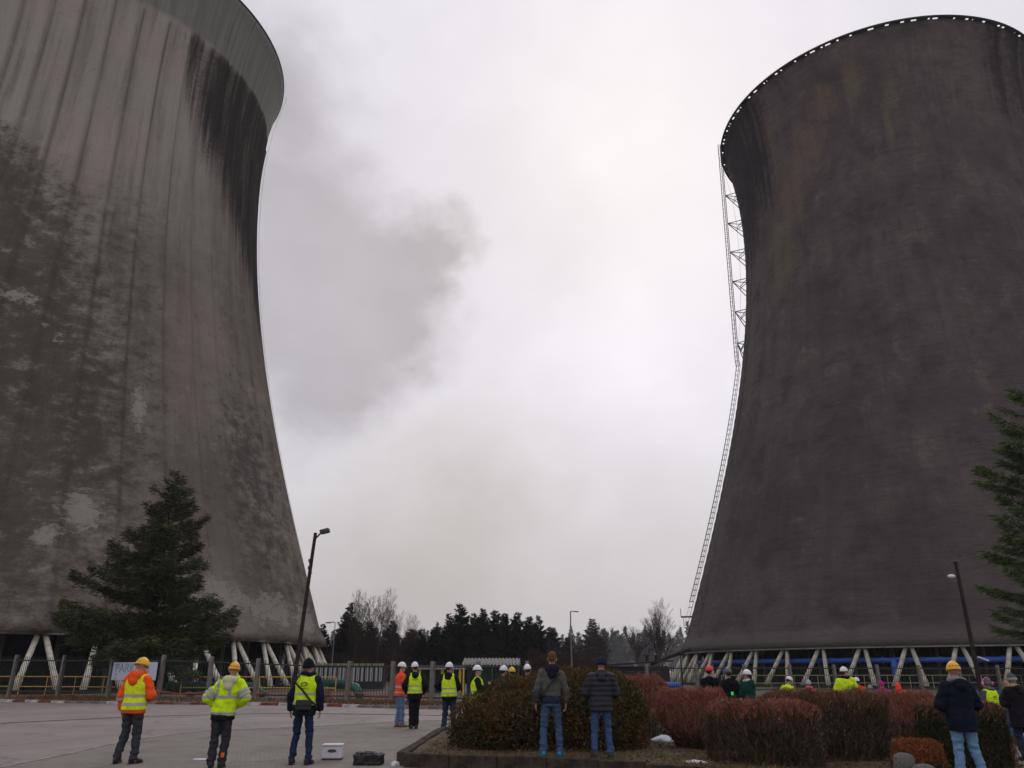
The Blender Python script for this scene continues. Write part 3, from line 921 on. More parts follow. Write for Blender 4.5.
root = tag(empty('shed', (-1.5, 60, 0)), 'dark green shed with a pale corrugated roof behind the bush', 'shed')
bm = bmesh.new(); box(bm, (-1.75, .35, 0), (1.75, 2.6, 1.98)); obj('wall', bm, MT['shed_green'], root)
for k in range(9):
    bm = bmesh.new(); box(bm, (-1.7 + k * .39, .30, .05), (-1.38 + k * .39, .347, 1.92)); obj('wall_panel', bm, MT['shed_green'], root)
obj('roof', corrugated(-2.1, 2.1, -.3, 2.9, 2.0, 2.5, .26, .05), MT['roof_sheet'], root)
for x in (-1.95, 0.1, 1.95):
    bm = bmesh.new(); box(bm, (x - .06, -.2, 0), (x + .06, -.08, 1.93)); obj('post', bm, MT['yellow_paint'] if x < -1 else MT['steel_dark'], root)

root = tag(empty('container', (-14.6, 74, 0), R(4)), 'white ribbed container with a yellow top edge beyond the fence', 'container')
bm = bmesh.new(); box(bm, (-3.2, 0, .1), (3.2, 2.4, 1.95)); obj('body', bm, MT['dark_wall'], root)
for k in range(16):
    bm = bmesh.new(); box(bm, (-3.16 + k * .40, -.05, .75), (-2.9 + k * .40, -.003, 1.9)); obj('wall_panel', bm, MT['container_white'], root)
for k in range(12):
    bm = bmesh.new(); box(bm, (-3.2 + k * .54, -.12, 2.05), (-2.75 + k * .54, .1, 2.24)); obj('top_edge', bm, MT['yellow_pale'], root)
bm = bmesh.new(); box(bm, (-3.25, -.08, 1.96), (3.25, 2.5, 2.04)); obj('roof', bm, MT['dark_wall'], root)

root = tag(empty('shelter', (-5.6, 66, 0), R(-3)), 'low white-edged shelter on yellow posts left of the green shed', 'shelter')
bm = bmesh.new(); box(bm, (-1.9, 0, 1.72), (1.7, 2.2, 2.0)); obj('roof', bm, MT['container_white'], root)
for x in (-1.7, -.8, .1, .9, 1.5):
    bm = bmesh.new(); box(bm, (x - .09, .1, 0), (x + .09, .28, 1.717)); obj('post', bm, MT['yellow_paint'], root)
bm = bmesh.new(); box(bm, (-1.8, 2.0, 0), (1.6, 2.1, 1.717)); obj('back_wall', bm, MT['shed_green'], root)

root = tag(empty('workshop', (12.0, 76, 0), R(3)), 'low dark-roofed workshop with two stub vents left of the dark tower', 'building')
bm = bmesh.new(); box(bm, (-3.6, 0, 0), (2.3, 5, 2.0)); obj('wall', bm, MT['dark_wall'], root)
bm = bmesh.new(); v = box(bm, (-3.9, -.5, 2.003), (2.6, 5.4, 2.14))
for q in v:
    if q.co.x > 0: q.co.z += .42
r_ = obj('roof', bm, MT['dark_wall'], root)
for x in (.55, 1.4):
    bm = bmesh.new(); sweep(bm, [(x, 1, 2.3), (x, 1, 2.9)], .16, 8); sweep(bm, [(x, 1, 2.9), (x, 1, 2.98)], .24, 8); obj('vent', bm, MT['dark_wall'], r_)
for x in (-2.9, -1.7, -.5, .7):
    bm = bmesh.new(); box(bm, (x, -.04, .9), (x + .8, -.003, 1.6)); wdw = obj('window', bm, MT['steel_dark'], root)
    bm = bmesh.new(); box(bm, (x + .06, -.055, .96), (x + .74, -.043, 1.54)); obj('pane', bm, MT['black_plastic'], wdw)
bm = bmesh.new(); sweep(bm, [(13.3, 80, 2.2), (14.2, 80, 2.55), (17.2, 80, 3.6)], .16, 8)
root = tag(empty('sloping_duct', (13.3, 80, 0)), 'thin rusty duct sloping up from the workshop to the dark tower', 'duct')
o = obj('duct_run', bm, MT['rust'], root, loc=(-13.3, -80, 0))
for x, z in ((14.4, 2.6), (16.2, 3.2)):
    bm = bmesh.new(); sweep(bm, [(x - 13.3, 0, 0), (x - 13.3, 0, z)], .06, 6); obj('support', bm, MT['rust'], root)

# ================================================================== lamps
def lamp(label, base, top, r0, r1, mat, kind):
    b = Vector(base); root = tag(empty('street_lamp', base), label, 'street lamp', 'street lamps')
    T = Vector(top) - b
    bm = bmesh.new(); n = 7
    sweep(bm, [T * (k / n) + Vector((.03 * noise.noise((k, T.z, 0)), 0, 0)) for k in range(n + 1)], [r0 + (r1 - r0) * k / n for k in range(n + 1)], 8)
    obj('pole', bm, mat, root)
    if kind == 'flood':
        bm = bmesh.new(); sweep(bm, [T - Vector((0, 0, .35)), T + Vector((.30, 0, -.02))], .05, 6); obj('arm', bm, MT['steel_dark'], root)
        bm = bmesh.new(); v = box(bm, (-.18, -.2, -.11), (.34, .2, .11)); bevel(bm, .03, 1)
        bm.transform(Matrix.Translation(T + Vector((.45, 0, .08))) @ Matrix.Rotation(R(-14), 4, 'Y')); hd = obj('lamp_head', bm, MT['steel_dark'], root)
        bm = bmesh.new(); box(bm, (-.13, -.16, -.014), (.29, .16, 0)); bm.transform(Matrix.Translation(T + Vector((.45, 0, .08))) @ Matrix.Rotation(R(-14), 4, 'Y') @ Matrix.Translation((0, 0, -.114))); obj('lens', bm, MT['dark_hole'], hd)
        for dz, s_ in ((-1.55, -1), (-1.95, -1)):
            bm = bmesh.new(); ball(bm, T + Vector((-.22, 0, dz)), (.06, .06, .11)); sweep(bm, [T + Vector((-.22, 0, dz - .1)), T + Vector((0, 0, dz - .3))], .03, 5); obj('insulator', bm, MT['steel_grey'], root)
    elif kind == 'old':
        bm = bmesh.new(); sweep(bm, [T, T + Vector((0, 0, .12))], [.26, .20], 8); obj('cap', bm, MT['steel_dark'], root)
        q = T * .86
        bm = bmesh.new(); sweep(bm, [q + Vector((0, 0, .3)), q + Vector((-.3, 0, .32))], .03, 5); obj('arm', bm, MT['steel_dark'], root)
        bm = bmesh.new(); ball(bm, q + Vector((-.42, 0, .26)), (.24, .17, .13)); obj('lamp_head', bm, MT['lamp_glass'], root, smooth=True)
        q = T * .275
        bm = bmesh.new(); sweep(bm, [q, q + Vector((.5, 0, .12))], .035, 5); obj('arm', bm, MT['steel_dark'], root)
        bm = bmesh.new(); sweep(bm, [q + Vector((.15, -.1, .2)), q + Vector((.75, -.1, -.02))], [(.10, .05), (.06, .05)], 8); obj('lamp_head', bm, MT['lamp_glass'], root)
    else:
        arm = {'right': 1, 'left': -1}[kind]
        bm = bmesh.new(); sweep(bm, [T, T + Vector((.25 * arm, 0, .05)), T + Vector((.5 * arm, 0, .03))], .05, 6); obj('arm', bm, mat, root)
        bm = bmesh.new(); sweep(bm, [T + Vector((.45 * arm, 0, 0)), T + Vector((1.0 * arm, 0, -.02))], [(.12, .08), (.16, .07)], 8); obj('lamp_head', bm, mat, root)


lamp('tall brown rusty lamp post with a floodlight in front of the pale left tower', (-11.72, 45.0, .05), (-11.2, 45.0, 9.0), .125, .095, MT['rust'], 'flood')
lamp('brown lamp post with small white lamps in front of the dark right tower', (27.8, 50.0, 0), (27.73, 50.0, 8.0), .15, .10, MT['rust'], 'old')
lamp('slim grey street lamp standing alone right of the conifers', (7.15, 100, 0), (7.15, 100, 8.45), .11, .07, MT['steel_grey'], 'right')
lamp('thin street lamp in front of the conifers right of the pale tower', (-19.4, 90, 0), (-19.4, 90, 6.6), .06, .04, MT['steel_grey'], 'left')
lamp('short dark street lamp at the right end of the dark conifers', (13.2, 115, 0), (13.2, 115, 6.0), .08, .05, MT['steel_dark'], 'left')

# ================================================================== trees
MT['bark'] = plain('bark', (.045, .034, .027), .95, .35, 6, .6)
MT['bark_pale'] = plain('bark_pale', (.13, .11, .10), .9, .4, 4, .4)
MT['spruce'] = leafy('spruce_needles', (.040, .048, .023), (.105, .112, .048), (.042, .044, .022), 1.2)
MT['pine'] = leafy('pine_needles', (.065, .098, .045), (.14, .185, .075), (.085, .098, .046), 1.0)
MT['far_conifer'] = leafy('far_conifer_needles', (.014, .018, .014), (.034, .040, .029), (.022, .023, .019), .5)
MT['bare_twig'] = leafy('bare_twigs', (.040, .029, .026), (.085, .062, .054))
MT['brown_twig'] = leafy('brown_twigs', (.050, .030, .024), (.085, .050, .040))


def conifer(H, radius, nb, dens, sprig, wid, z0=.12, droop=.25, seed=1, lop=0.0, tiers=None, wild=.25, flat=1.0):
    """needle sprigs on limbs; returns (crown mesh, trunk+limbs mesh)"""
    g = np.random.default_rng(seed)
    P, D, S, A, B, RA, RB = [], [], [], [], [], [], []
    for i in range(nb):
        f_ = (i + g.random()) / nb
        if tiers: f_ = (math.floor(f_ * tiers) + .5 + g.normal(0, .13)) / tiers
        f_ = min(max(f_, .0), .995)
        z = H * (z0 + (1 - z0) * f_)
        az = g.random() * 2 * math.pi
        L = radius(f_) * g.uniform(.85 - wild, .95 + wild * .6) * (1 + lop * math.cos(az - math.pi))
        if L < .1: L = .1
        up = .45 * f_ - droop * (1 - f_) + g.normal(0, .16) * min(1, wild * 2)
        e = np.array([math.cos(az), math.sin(az), 0]); lat = np.array([-math.sin(az), math.cos(az), 0])
        n = max(6, int(L * L * dens * .55 + L * dens * .5))
        t_ = g.random(n) ** .62
        w_ = (.30 * L * (1 - .72 * t_) + .06) * g.uniform(-1, 1, n)
        zz = z + up * L * t_ + .16 * L * t_ ** 2.2 - (.14 + .16 * (1 - f_)) * np.abs(w_) + g.normal(0, .05 + .02 * L, n) * flat
        base = e * (L * t_)[:, None] + lat * w_[:, None]
        base[:, 2] = zz
        dr = e[None] * .75 + lat[None] * (np.sign(w_) * .65)[:, None] + g.normal(0, .33, (n, 3)); dr[:, 2] += .12 - .22 * (1 - f_)
        dr /= np.linalg.norm(dr, axis=1, keepdims=True)
        ln = sprig * g.uniform(.6, 1.25, n)
        sd_ = np.cross(dr, g.normal(size=(n, 3))); sd_ /= np.linalg.norm(sd_, axis=1, keepdims=True) + 1e-9
        P.append(base); D.append(dr * ln[:, None]); S.append(sd_ * (wid * g.uniform(.6, 1.2, n))[:, None])
        a = np.array([0, 0, z]); m_ = e * L * .55 + np.array([0, 0, z + up * L * .55 + .16 * L * .55 ** 2.2]); b = e * L * .95 + np.array([0, 0, z + up * L * .95 + .13 * L])
        A += [a, m_]; B += [m_, b]; r_ = .012 * L + .008
        RA += [r_ * 1.6, r_]; RB += [r_, r_ * .3]
    ks = 10
    for k in range(ks):
        A.append((0, 0, H * k / ks)); B.append((0, 0, H * (k + 1) / ks)); r0_ = H * .0145
        RA.append(r0_ * (1 - k / ks) + .01 + (r0_ * .35 if k == 0 else 0)); RB.append(r0_ * (1 - (k + 1) / ks) + .01)
    return quads('crown', np.concatenate(P), np.concatenate(D), np.concatenate(S), .35), tubes('trunk', A, B, RA, RB, 5)


def plant_tree(name, label, cat, loc, crown, trunk, cm, tm, rz=0, sc=(1, 1, 1), group=None):
    root = tag(empty(name, loc, rz), label, cat, group); root.scale = sc
    link('trunk', trunk, tm, root); link('crown', crown, cm, root)
    return root


ORD = ['first', 'second', 'third', 'fourth', 'fifth', 'sixth', 'seventh', 'eighth', 'ninth', 'tenth', 'eleventh', 'twelfth', 'thirteenth', 'fourteenth', 'fifteenth', 'sixteenth', 'seventeenth', 'eighteenth', 'nineteenth', 'twentieth']
# near spruce before the left tower
def rad_spruce(f_): return 5.4 * (1 - f_) ** .90 * (.62 + .38 * min(1, f_ / .10)) + .15
cr, tr = conifer(14.4, rad_spruce, 200, 62, .34, .036, z0=.12, droop=.13, seed=12, lop=.08, wild=.55, flat=1.4)
plant_tree('spruce_tree', 'dense dark spruce standing before the pale left tower', 'tree', (-23.0, 52.6, 0), cr, tr, MT['spruce'], MT['bark'])
# airy pine at the right edge
def rad_pine(f_): return 4.3 * (1 - f_) ** .55 * (.8 + .2 * min(1, f_ / .2)) + .2
cr, tr = conifer(13.6, rad_pine, 105, 80, .32, .028, z0=.18, droop=.03, seed=9, tiers=13, flat=.45)
plant_tree('pine_tree', 'green pine with tiered branches cut off by the right edge', 'tree', (23.9, 34.0, 0), cr, tr, MT['pine'], MT['bark'])

# conifers beyond the fence
kinds = []
for k in range(5):
    pw = (.75, .62, .9, .68, .8)[k]
    cr, tr = conifer(11, lambda f_, pw=pw: 2.9 * (1 - f_) ** pw + .05, 200, 44, .42, .065, z0=.04, droop=.15, seed=20 + k, wild=.5)
    cr.materials.append(MT['far_conifer']); tr.materials.append(MT['bark'])
    kinds.append((cr, tr))
# (x, y, height, slimness)
CON = [(-27.6, 120, 8.0, 1.0), (-25.6, 126, 9.6, .9), (-23.6, 119, 10.9, .95), (-21.4, 124, 8.6, 1.1), (-15.6, 126, 7.6, 1.15), (-13.4, 121, 7.3, 1.2), (-11.6, 125, 7.8, 1.1), (-9.4, 122, 9.6, 1.05), (-7.5, 118, 10.7, 1.0),
       (-5.9, 126, 9.9, 1.1), (-4.3, 121, 10.2, 1.0), (-2.6, 128, 10.4, .9), (-1.0, 122, 9.6, 1.05), (.8, 125, 10.0, 1.0), (2.4, 121, 8.6, 1.05), (4.0, 124, 9.4, .85)]
BACK = [(-29.5, 158, 10.5, 1.2), (-24, 165, 11, 1.3), (-19, 160, 9, 1.4), (-15, 168, 10, 1.3), (-10.5, 160, 11.5, 1.3), (-6, 166, 12.5, 1.3), (-1.5, 160, 12, 1.3), (3.5, 168, 12, 1.3), (7.5, 160, 9.5, 1.4), (11.5, 170, 8, 1.5)]
for i, (x, y, h, s_) in enumerate(BACK):
    cr, tr = kinds[(i + 3) % 5]
    root = tag(empty('conifer_tree', (x, y, 0), i * 2.1), f'{ORD[i]} from the left of the taller conifers filling in behind the front row', 'tree', 'conifers of the second row')
    f_ = h / 11; root.scale = (f_ * s_, f_ * s_, f_)
    link('trunk', tr, None, root); link('crown', cr, None, root)
for i, (x, y, h, s_) in enumerate(CON):
    cr, tr = kinds[i % 5]
    where = f'{ORD[i]} from the left in the row of dark conifers beyond the fence'
    root = tag(empty('conifer_tree', (x, y, 0), rnd.random() * 6.28), where, 'tree', 'dark conifers beyond the fence')
    f_ = h / 11; root.scale = (f_ * s_, f_ * s_, f_)
    link('trunk', tr, None, root); link('crown', cr, None, root)
FAR = [(26.2, 268, 17.5, 1.5, 'broad pine right of the slim grey street lamp'), (35.5, 505, 22, 1.4, 'small conifer directly behind the slim grey street lamp'), (64, 580, 29, 1.3, 'hazy conifer midway between the broad pine and the dark tower'),
       (84, 660, 32, 1.4, 'hazy conifer further right of the broad pine near the dark tower'), (103, 640, 31, 1.4, 'hazy conifer closest to the dark tower behind the bare trees'), (-125, 500, 32, 1.1, 'hazy conifer showing right beside the foot of the pale tower')]
for i, (x, y, h, s_, lb) in enumerate(FAR):
    cr, tr = kinds[(i + 2) % 5]
    root = tag(empty('conifer_tree', (x, y, 0), rnd.random() * 6.28), lb, 'tree', 'hazy conifers')
    f_ = h / 11; root.scale = (f_ * s_, f_ * s_, f_)
    link('trunk', tr, None, root); link('crown', cr, None, root)


def bare_tree(H, seed, spread=.5, levels=5, r0=.13):
    r2 = random.Random(seed); T, C = [], []
    def grow(p, d, L, r, lv):
        n = 3 if lv < 2 else 2
        for k in range(n):
            d = (d + Vector((r2.gauss(0, .09), r2.gauss(0, .09), .05))).normalized()
            q = p + d * L / n
            (T if lv == 0 else C).append((p, q, r, r * .82)); p = q; r *= .82
            if lv < levels:
                for _ in range(r2.choice((1, 2, 2)) if lv else 3):
                    ax = Vector((r2.gauss(0, 1), r2.gauss(0, 1), r2.gauss(.2, .4))).normalized()
                    nd = (d * (1 - spread * .5) + ax * spread).normalized()
                    grow(p, nd, L * r2.uniform(.45, .68), r * .6, lv + 1)
        if lv and lv < levels: grow(p, d, L * .6, r * .8, lv + 1)
    grow(Vector((0, 0, 0)), Vector((0, 0, 1)), H * .52, r0, 0)
    f_ = lambda n_, L: tubes(n_, [tuple(a[0]) for a in L], [tuple(a[1]) for a in L], [max(a[2], .007) for a in L], [max(a[3], .005) for a in L], 4 if n_ == 'trunk' else 3)
    return f_('trunk', T), f_('crown', C)


bt = [bare_tree(9.5, 3, .40, 5, .10), bare_tree(9, 8, .50, 5, .09)]
bs = [bare_tree(4.5, 31, .75, 5, .06)]
for tr, cr in bt: tr.materials.append(MT['bark_pale']); cr.materials.append(MT['bare_twig'])
for tr, cr in bs: tr.materials.append(MT['brown_twig']); cr.materials.append(MT['brown_twig'])
BARE = [(-20.9, 109, 1.0, 0, 'brown leafless tree in front of the tallest conifer near the pale tower'), (-16.6, 110, .92, 1, 'leafless tree just right of the tall birch near the pale tower'), (-18.6, 114, 1.10, 0, 'leafless birch among the dark conifers near the pale tower'), (-19.9, 117, .85, 1, 'smaller leafless birch just left of the tallest birch'), (22.6, 132, 1.08, 0, 'tall leafless birch beside the dark tower'),
        (20.6, 137, .85, 1, 'leafless tree just left of the birch beside the dark tower'), (24.8, 140, 1.0, 1, 'leafless tree nearest the dark tower'), (11.5, 150, .75, 1, 'pale leafless tree behind the slim grey street lamp'), (17.8, 165, .9, 0, 'pale leafless tree right of the broad pine')]
for x, y, s_, k, lb in BARE:
    tr, cr = bt[k]; root = tag(empty('bare_tree', (x, y, 0), rnd.random() * 6.28, s_), lb, 'tree', 'leafless trees')
    link('trunk', tr, None, root); link('crown', cr, None, root)
for i, (x, y, s_) in enumerate([(-22, 108, .9), (-18, 104, .8), (-14.5, 106, .8), (3.4, 104, .85), (5.6, 106, 1.0), (8.0, 108, .9), (10.0, 105, .75)]):
    tr, cr = bs[0]
    lb = f'{ORD[i % 3]} brown leafless shrub from the left at the foot of the conifers' if i < 3 else f'{ORD[i - 3]} brown leafless shrub from the left by the slim street lamp'
    root = tag(empty('bare_shrub', (x, y, 0), i * 1.3, s_), lb, 'shrub', 'brown leafless shrubs'); root.scale = (s_ * 1.6, s_ * 1.2, s_)
    link('stem', tr, None, root); link('twigs', cr, None, root)

# hazy wood far behind: reads as one mass
g = np.random.default_rng(77)
P, D, S = [], [], []
for k in range(520):
    x0, y0 = g.uniform(-480, 560), g.uniform(820, 1100); h = g.uniform(26, 45) * (1 + .15 * noise.noise((x0 * .02, 0, 0)))
    n = 420; f_ = g.random(n) ** .8
    a = g.random(n) * 6.28; r_ = (1 - f_) ** .7 * 8.5 * g.random(n) ** .5
    P.append(np.stack([x0 + r_ * np.cos(a), y0 + r_ * np.sin(a), .3 + f_ * h], 1))
    D.append(g.normal(0, 1.0, (n, 3)) + np.array([0, 0, .8])); S.append(g.normal(0, .5, (n, 3)))
MT['wood'] = leafy('wood', (.022, .024, .020), (.055, .046, .040))
tag(quads('distant_wood', np.concatenate(P), np.concatenate(D), np.concatenate(S), .5, MT['wood']), 'hazy mixed wood along the horizon', 'wood', kind='stuff')
# taller scrub right behind the fence line, low and dark
P, D, S = [], [], []
for k in range(150):
    x0 = g.uniform(-34, 7); y0 = g.uniform(128, 150); h = g.uniform(3, 6.5)
    n = 330; f_ = g.random(n); a = g.random(n) * 6.28; r_ = 1.9 * np.sqrt(1 - f_ * .8) * g.random(n) ** .5
    P.append(np.stack([x0 + r_ * np.cos(a), y0 + r_ * np.sin(a), f_ * h], 1))
    D.append(g.normal(0, .3, (n, 3)) + np.array([0, 0, .35])); S.append(g.normal(0, .06, (n, 3)))
MT['scrub'] = leafy('scrub', (.022, .018, .016), (.050, .034, .028))
tag(quads('undergrowth', np.concatenate(P), np.concatenate(D), np.concatenate(S), .5, MT['scrub']), 'dark tangled undergrowth below the conifers', 'undergrowth', kind='stuff')

# ================================================================== planting bed
def bed_z(x, y):
    f_ = min(max((x - 2.6) / 3.0, 0), 1)
    return .19 * (1 - f_) + .03 * f_ + .02 * noise.noise((x * 1.3, y * 1.3, 0)) + .008 * noise.noise((x * 6, y * 6, 4))


m, t, p = new_mat('bed_soil')
oc = t.node('ShaderNodeTexCoord').outputs['Object']
c = t.mix(t.smooth(t.noise(oc, 1.6, 6, .7), .4, .62), (.055, .036, .022), (.11, .072, .045))
c = t.mix(t.smooth(t.noise(oc, 14, 5, .7), .52, .64), c, (.030, .022, .015))
c = t.mix(t.smooth(t.noise(oc, .9, 4, .7), .56, .68), c, (.075, .075, .028))
t.put(p.inputs['Base Color'], c); p.inputs['Roughness'].default_value = .95
bn = t.node('ShaderNodeBump'); bn.inputs['Strength'].default_value = .8; bn.inputs['Distance'].default_value = .03
t.put(bn.inputs['Height'], t.noise(oc, 22, 5, .7)); t.put(p.inputs['Normal'], bn.outputs[0])
MT['bed_soil'] = m
FR = [(-1.9, 15.42), (1.44, 14.32), (3.6, 13.45), (9.3, 11.9)]


def front_y(x):
    return float(np.interp(x, [q[0] for q in FR], [q[1] for q in FR]))


bm = bmesh.new(); NX, NY = 90, 60; gr = []
for i in range(NX + 1):
    x = -1.85 + (9.2 + 1.85) * i / NX; y0 = front_y(x) + .1; y1 = 22.5; colv = []
    for j in range(NY + 1):
        y = y0 + (y1 - y0) * j / NY; colv.append(bm.verts.new((x, y, bed_z(x, y))))
    gr.append(colv)
for i in range(NX):
    for j in range(NY): bm.faces.new((gr[i][j], gr[i + 1][j], gr[i + 1][j + 1], gr[i][j + 1]))
tag(obj('planting_bed', bm, MT['bed_soil'], smooth=True), kind='structure')
bed_kerb = tag(empty('bed_kerb'), kind='structure')


def kerb_run(a, b, n, top_a=.235, top_b=.235):
    a, b = Vector(a), Vector(b); d = b - a; ang = math.atan2(d.y, d.x); L = d.length / n
    for k in range(n):
        q = a + d * ((k + .5) / n); tp = top_a + (top_b - top_a) * (k + .5) / n
        bm = bmesh.new(); box(bm, (-L / 2 + .006, -.09, -.05), (L / 2 - .006, .09, tp + rnd.uniform(-.012, .012))); bevel(bm, .015, 1)
        for v in bm.verts: v.co += Vector([.006 * noise.noise(v.co * 9 + Vector((k, 0, 0)))] * 3)
        obj('kerb_stone', bm, MT['kerb_bed'], bed_kerb, loc=(q.x, q.y, 0), rot=(0, 0, ang))


kerb_run((-1.9, 15.42), (1.44, 14.32), 4); kerb_run((1.44, 14.32), (3.6, 13.45), 3, .235, .15); kerb_run((3.6, 13.45), (9.3, 11.9), 6, .12, .08)
kerb_run((-1.99, 15.6), (-1.78, 22.6), 7)

# fallen leaves and dead grass on the bed
n = 9000
x = rng.uniform(-1.7, 9.0, n); y = np.array([front_y(a) for a in x]) + .15 + rng.random(n) ** 1.3 * 7
z = np.array([bed_z(a, b) for a, b in zip(x, y)]) + .008
D = rng.normal(0, .022, (n, 3)); D[:, 2] = np.abs(D[:, 2]) * .5; S = rng.normal(0, .014, (n, 3)); S[:, 2] *= .4
MT['litter'] = leafy('litter', (.08, .035, .015), (.20, .115, .06))
tag(quads('leaf_litter', np.stack([x, y, z], 1), D, S, .6, MT['litter']), 'brown fallen leaves scattered over the planting bed', 'leaves', kind='stuff')
n = 5200
x = rng.uniform(-1.7, 5.5, n); y = np.array([front_y(a) for a in x]) + .14 + rng.random(n) ** 2 * 2.2
keep = np.array([noise.noise((a * 1.1, b * 1.4, 9)) > -.12 for a, b in zip(x, y)]); x, y = x[keep], y[keep]; n = len(x)
z = np.array([bed_z(a, b) for a, b in zip(x, y)])
D = rng.normal(0, .03, (n, 3)); D[:, 2] = rng.uniform(.03, .10, n); S = rng.normal(0, .004, (n, 3)); S[:, 2] = 0
MT['dead_grass'] = leafy('dead_grass', (.06, .065, .022), (.20, .14, .07))
tag(quads('dead_grass', np.stack([x, y, z], 1), D, S, .2, MT['dead_grass']), 'short dry grass along the front of the planting bed', 'grass', kind='stuff')
# dead weeds along the fence verge
n = 16000
f_ = rng.random(n); idx = f_ * 7.0; KX = np.array([q[0] for q in KERB]); KY = np.array([q[1] for q in KERB])
x = np.interp(idx, np.arange(8), KX); y = np.interp(idx, np.arange(8), KY) + .3 + rng.random(n) * 4.5
D = rng.normal(0, .06, (n, 3)); D[:, 2] = rng.uniform(.05, .26, n); S = rng.normal(0, .012, (n, 3)); S[:, 2] = 0
tag(quads('verge_grass', np.stack([x, y, np.full(n, .10)], 1), D, S, .2, MT['litter']), 'dead brown grass along the foot of the fence', 'grass', kind='stuff')


def patch(label, x, y, z, rx, ry, h, seed, name='snow_patch', cat='snow', mat='snow'):
    bm = bmesh.new(); bmesh.ops.create_icosphere(bm, subdivisions=3, radius=1)
    for v in bm.verts:
        k = 1 + .35 * noise.noise(v.co * 1.7 + Vector((seed, 0, 0))) + .15 * noise.noise(v.co * 5 + Vector((0, seed, 0)))
        v.co = Vector((v.co.x * rx * k, v.co.y * ry * k, max(v.co.z, -.3) * h * k))
    tag(obj(name, bm, MT[mat], smooth=True, loc=(x, y, z)), label, cat, 'patches of old snow' if cat == 'snow' else None)


patch('melting snow patch on the bed right of the puffer-jacketed man', 3.05, 14.5, .17, .20, .16, .03, 1)
patch('small snow patch beside the front clipped hedge', 3.62, 14.75, .15, .10, .10, .03, 2)
patch('snow heap between the two red-brown hedges', 3.30, 19.0, .10, .28, .25, .16, 3)
patch('snow patch on the path behind the navy-jacketed man', 8.9, 19.6, .02, .45, .5, .10, 4)
patch('crumpled white litter at the corner of the bed kerb', -2.10, 15.62, .02, .09, .07, .06, 6, 'litter', 'litter')


# ================================================================== hedges and bushes
MT['yew'] = leafy('yew_leaves', (.030, .032, .012), (.082, .074, .029), (.125, .070, .029), 1.5)
MT['box_green'] = leafy('box_leaves', (.020, .028, .013), (.050, .060, .027), (.050, .040, .022), 2.0)
MT['barberry'] = leafy('barberry_twigs', (.15, .050, .036), (.44, .180, .125), (.27, .11, .076), 3.0)
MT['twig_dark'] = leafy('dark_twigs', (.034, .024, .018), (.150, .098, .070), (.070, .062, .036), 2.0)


def lumpy(lumps, n, gr):
    """points near the surface of a union of ellipsoids, with outward directions"""
    P, N = [], []
    w_ = np.array([(a[3] * a[4] + a[4] * a[5] + a[3] * a[5]) for a in lumps]); w_ = w_ / w_.sum()
    for a, k in zip(lumps, (w_ * n).astype(int)):
        d = gr.normal(size=(k, 3)); d /= np.linalg.norm(d, axis=1, keepdims=True)
        bump = np.array([1 + .14 * noise.noise(Vector(q) * 3.1 + Vector((a[0], a[1], 0))) + .07 * noise.noise(Vector(q) * 8) for q in d])
        r_ = bump * (1 - .34 * gr.random(k) ** 1.6)
        P.append(np.array(a[:3]) + d * r_[:, None] * np.array(a[3:6])); N.append(d / np.array(a[3:6]))
    P, N = np.concatenate(P), np.concatenate(N); N /= np.linalg.norm(N, axis=1, keepdims=True)
    keep = P[:, 2] > .0
    for a in lumps:
        inside = (((P - np.array(a[:3])) / np.array(a[3:6])) ** 2).sum(1) < .36
        keep &= ~inside
    return P[keep], N[keep]


def bush(label, loc, lumps, n, leaf, mat, seed, name='clipped_bush'):
    gr = np.random.default_rng(seed)
    root = tag(empty(name, loc), label, 'bush', 'clipped bushes in the planting bed')
    P, N = lumpy(lumps, n, gr); n = len(P)
    dr = N * .7 + gr.normal(0, .5, (n, 3)) + np.array([0, 0, .25]); dr /= np.linalg.norm(dr, axis=1, keepdims=True)
    sd_ = np.cross(dr, gr.normal(size=(n, 3))); sd_ /= np.linalg.norm(sd_, axis=1, keepdims=True) + 1e-9
    link('foliage', quads('foliage', P, dr * (leaf * gr.uniform(.5, 1.4, n))[:, None], sd_ * (leaf * .22), .5), mat, root)
    core = []
    for a in lumps:
        d = unit(2600); q = np.array(a[:3]) + d * (rng.uniform(.25, .80, 2600))[:, None] * np.array(a[3:6]); core.append(q)
    core = np.concatenate(core); core = core[core[:, 2] > .02]
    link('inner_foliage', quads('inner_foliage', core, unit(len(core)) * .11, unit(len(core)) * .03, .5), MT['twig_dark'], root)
    A, B, ra, rb = [], [], [], []
    for k in range(160):
        i = gr.integers(0, n); b = P[i] * .93; c_ = np.array([b[0] * .35 + gr.normal(0, .1), b[1] * .35 + gr.normal(0, .1), 0.0]); mid = (b + c_) / 2 + np.array([0, 0, .1])
        A += [c_, mid]; B += [mid, b]; ra += [.016, .010]; rb += [.010, .004]
    link('stem', tubes('stem', A, B, ra, rb), MT['bark'], root)
    return root


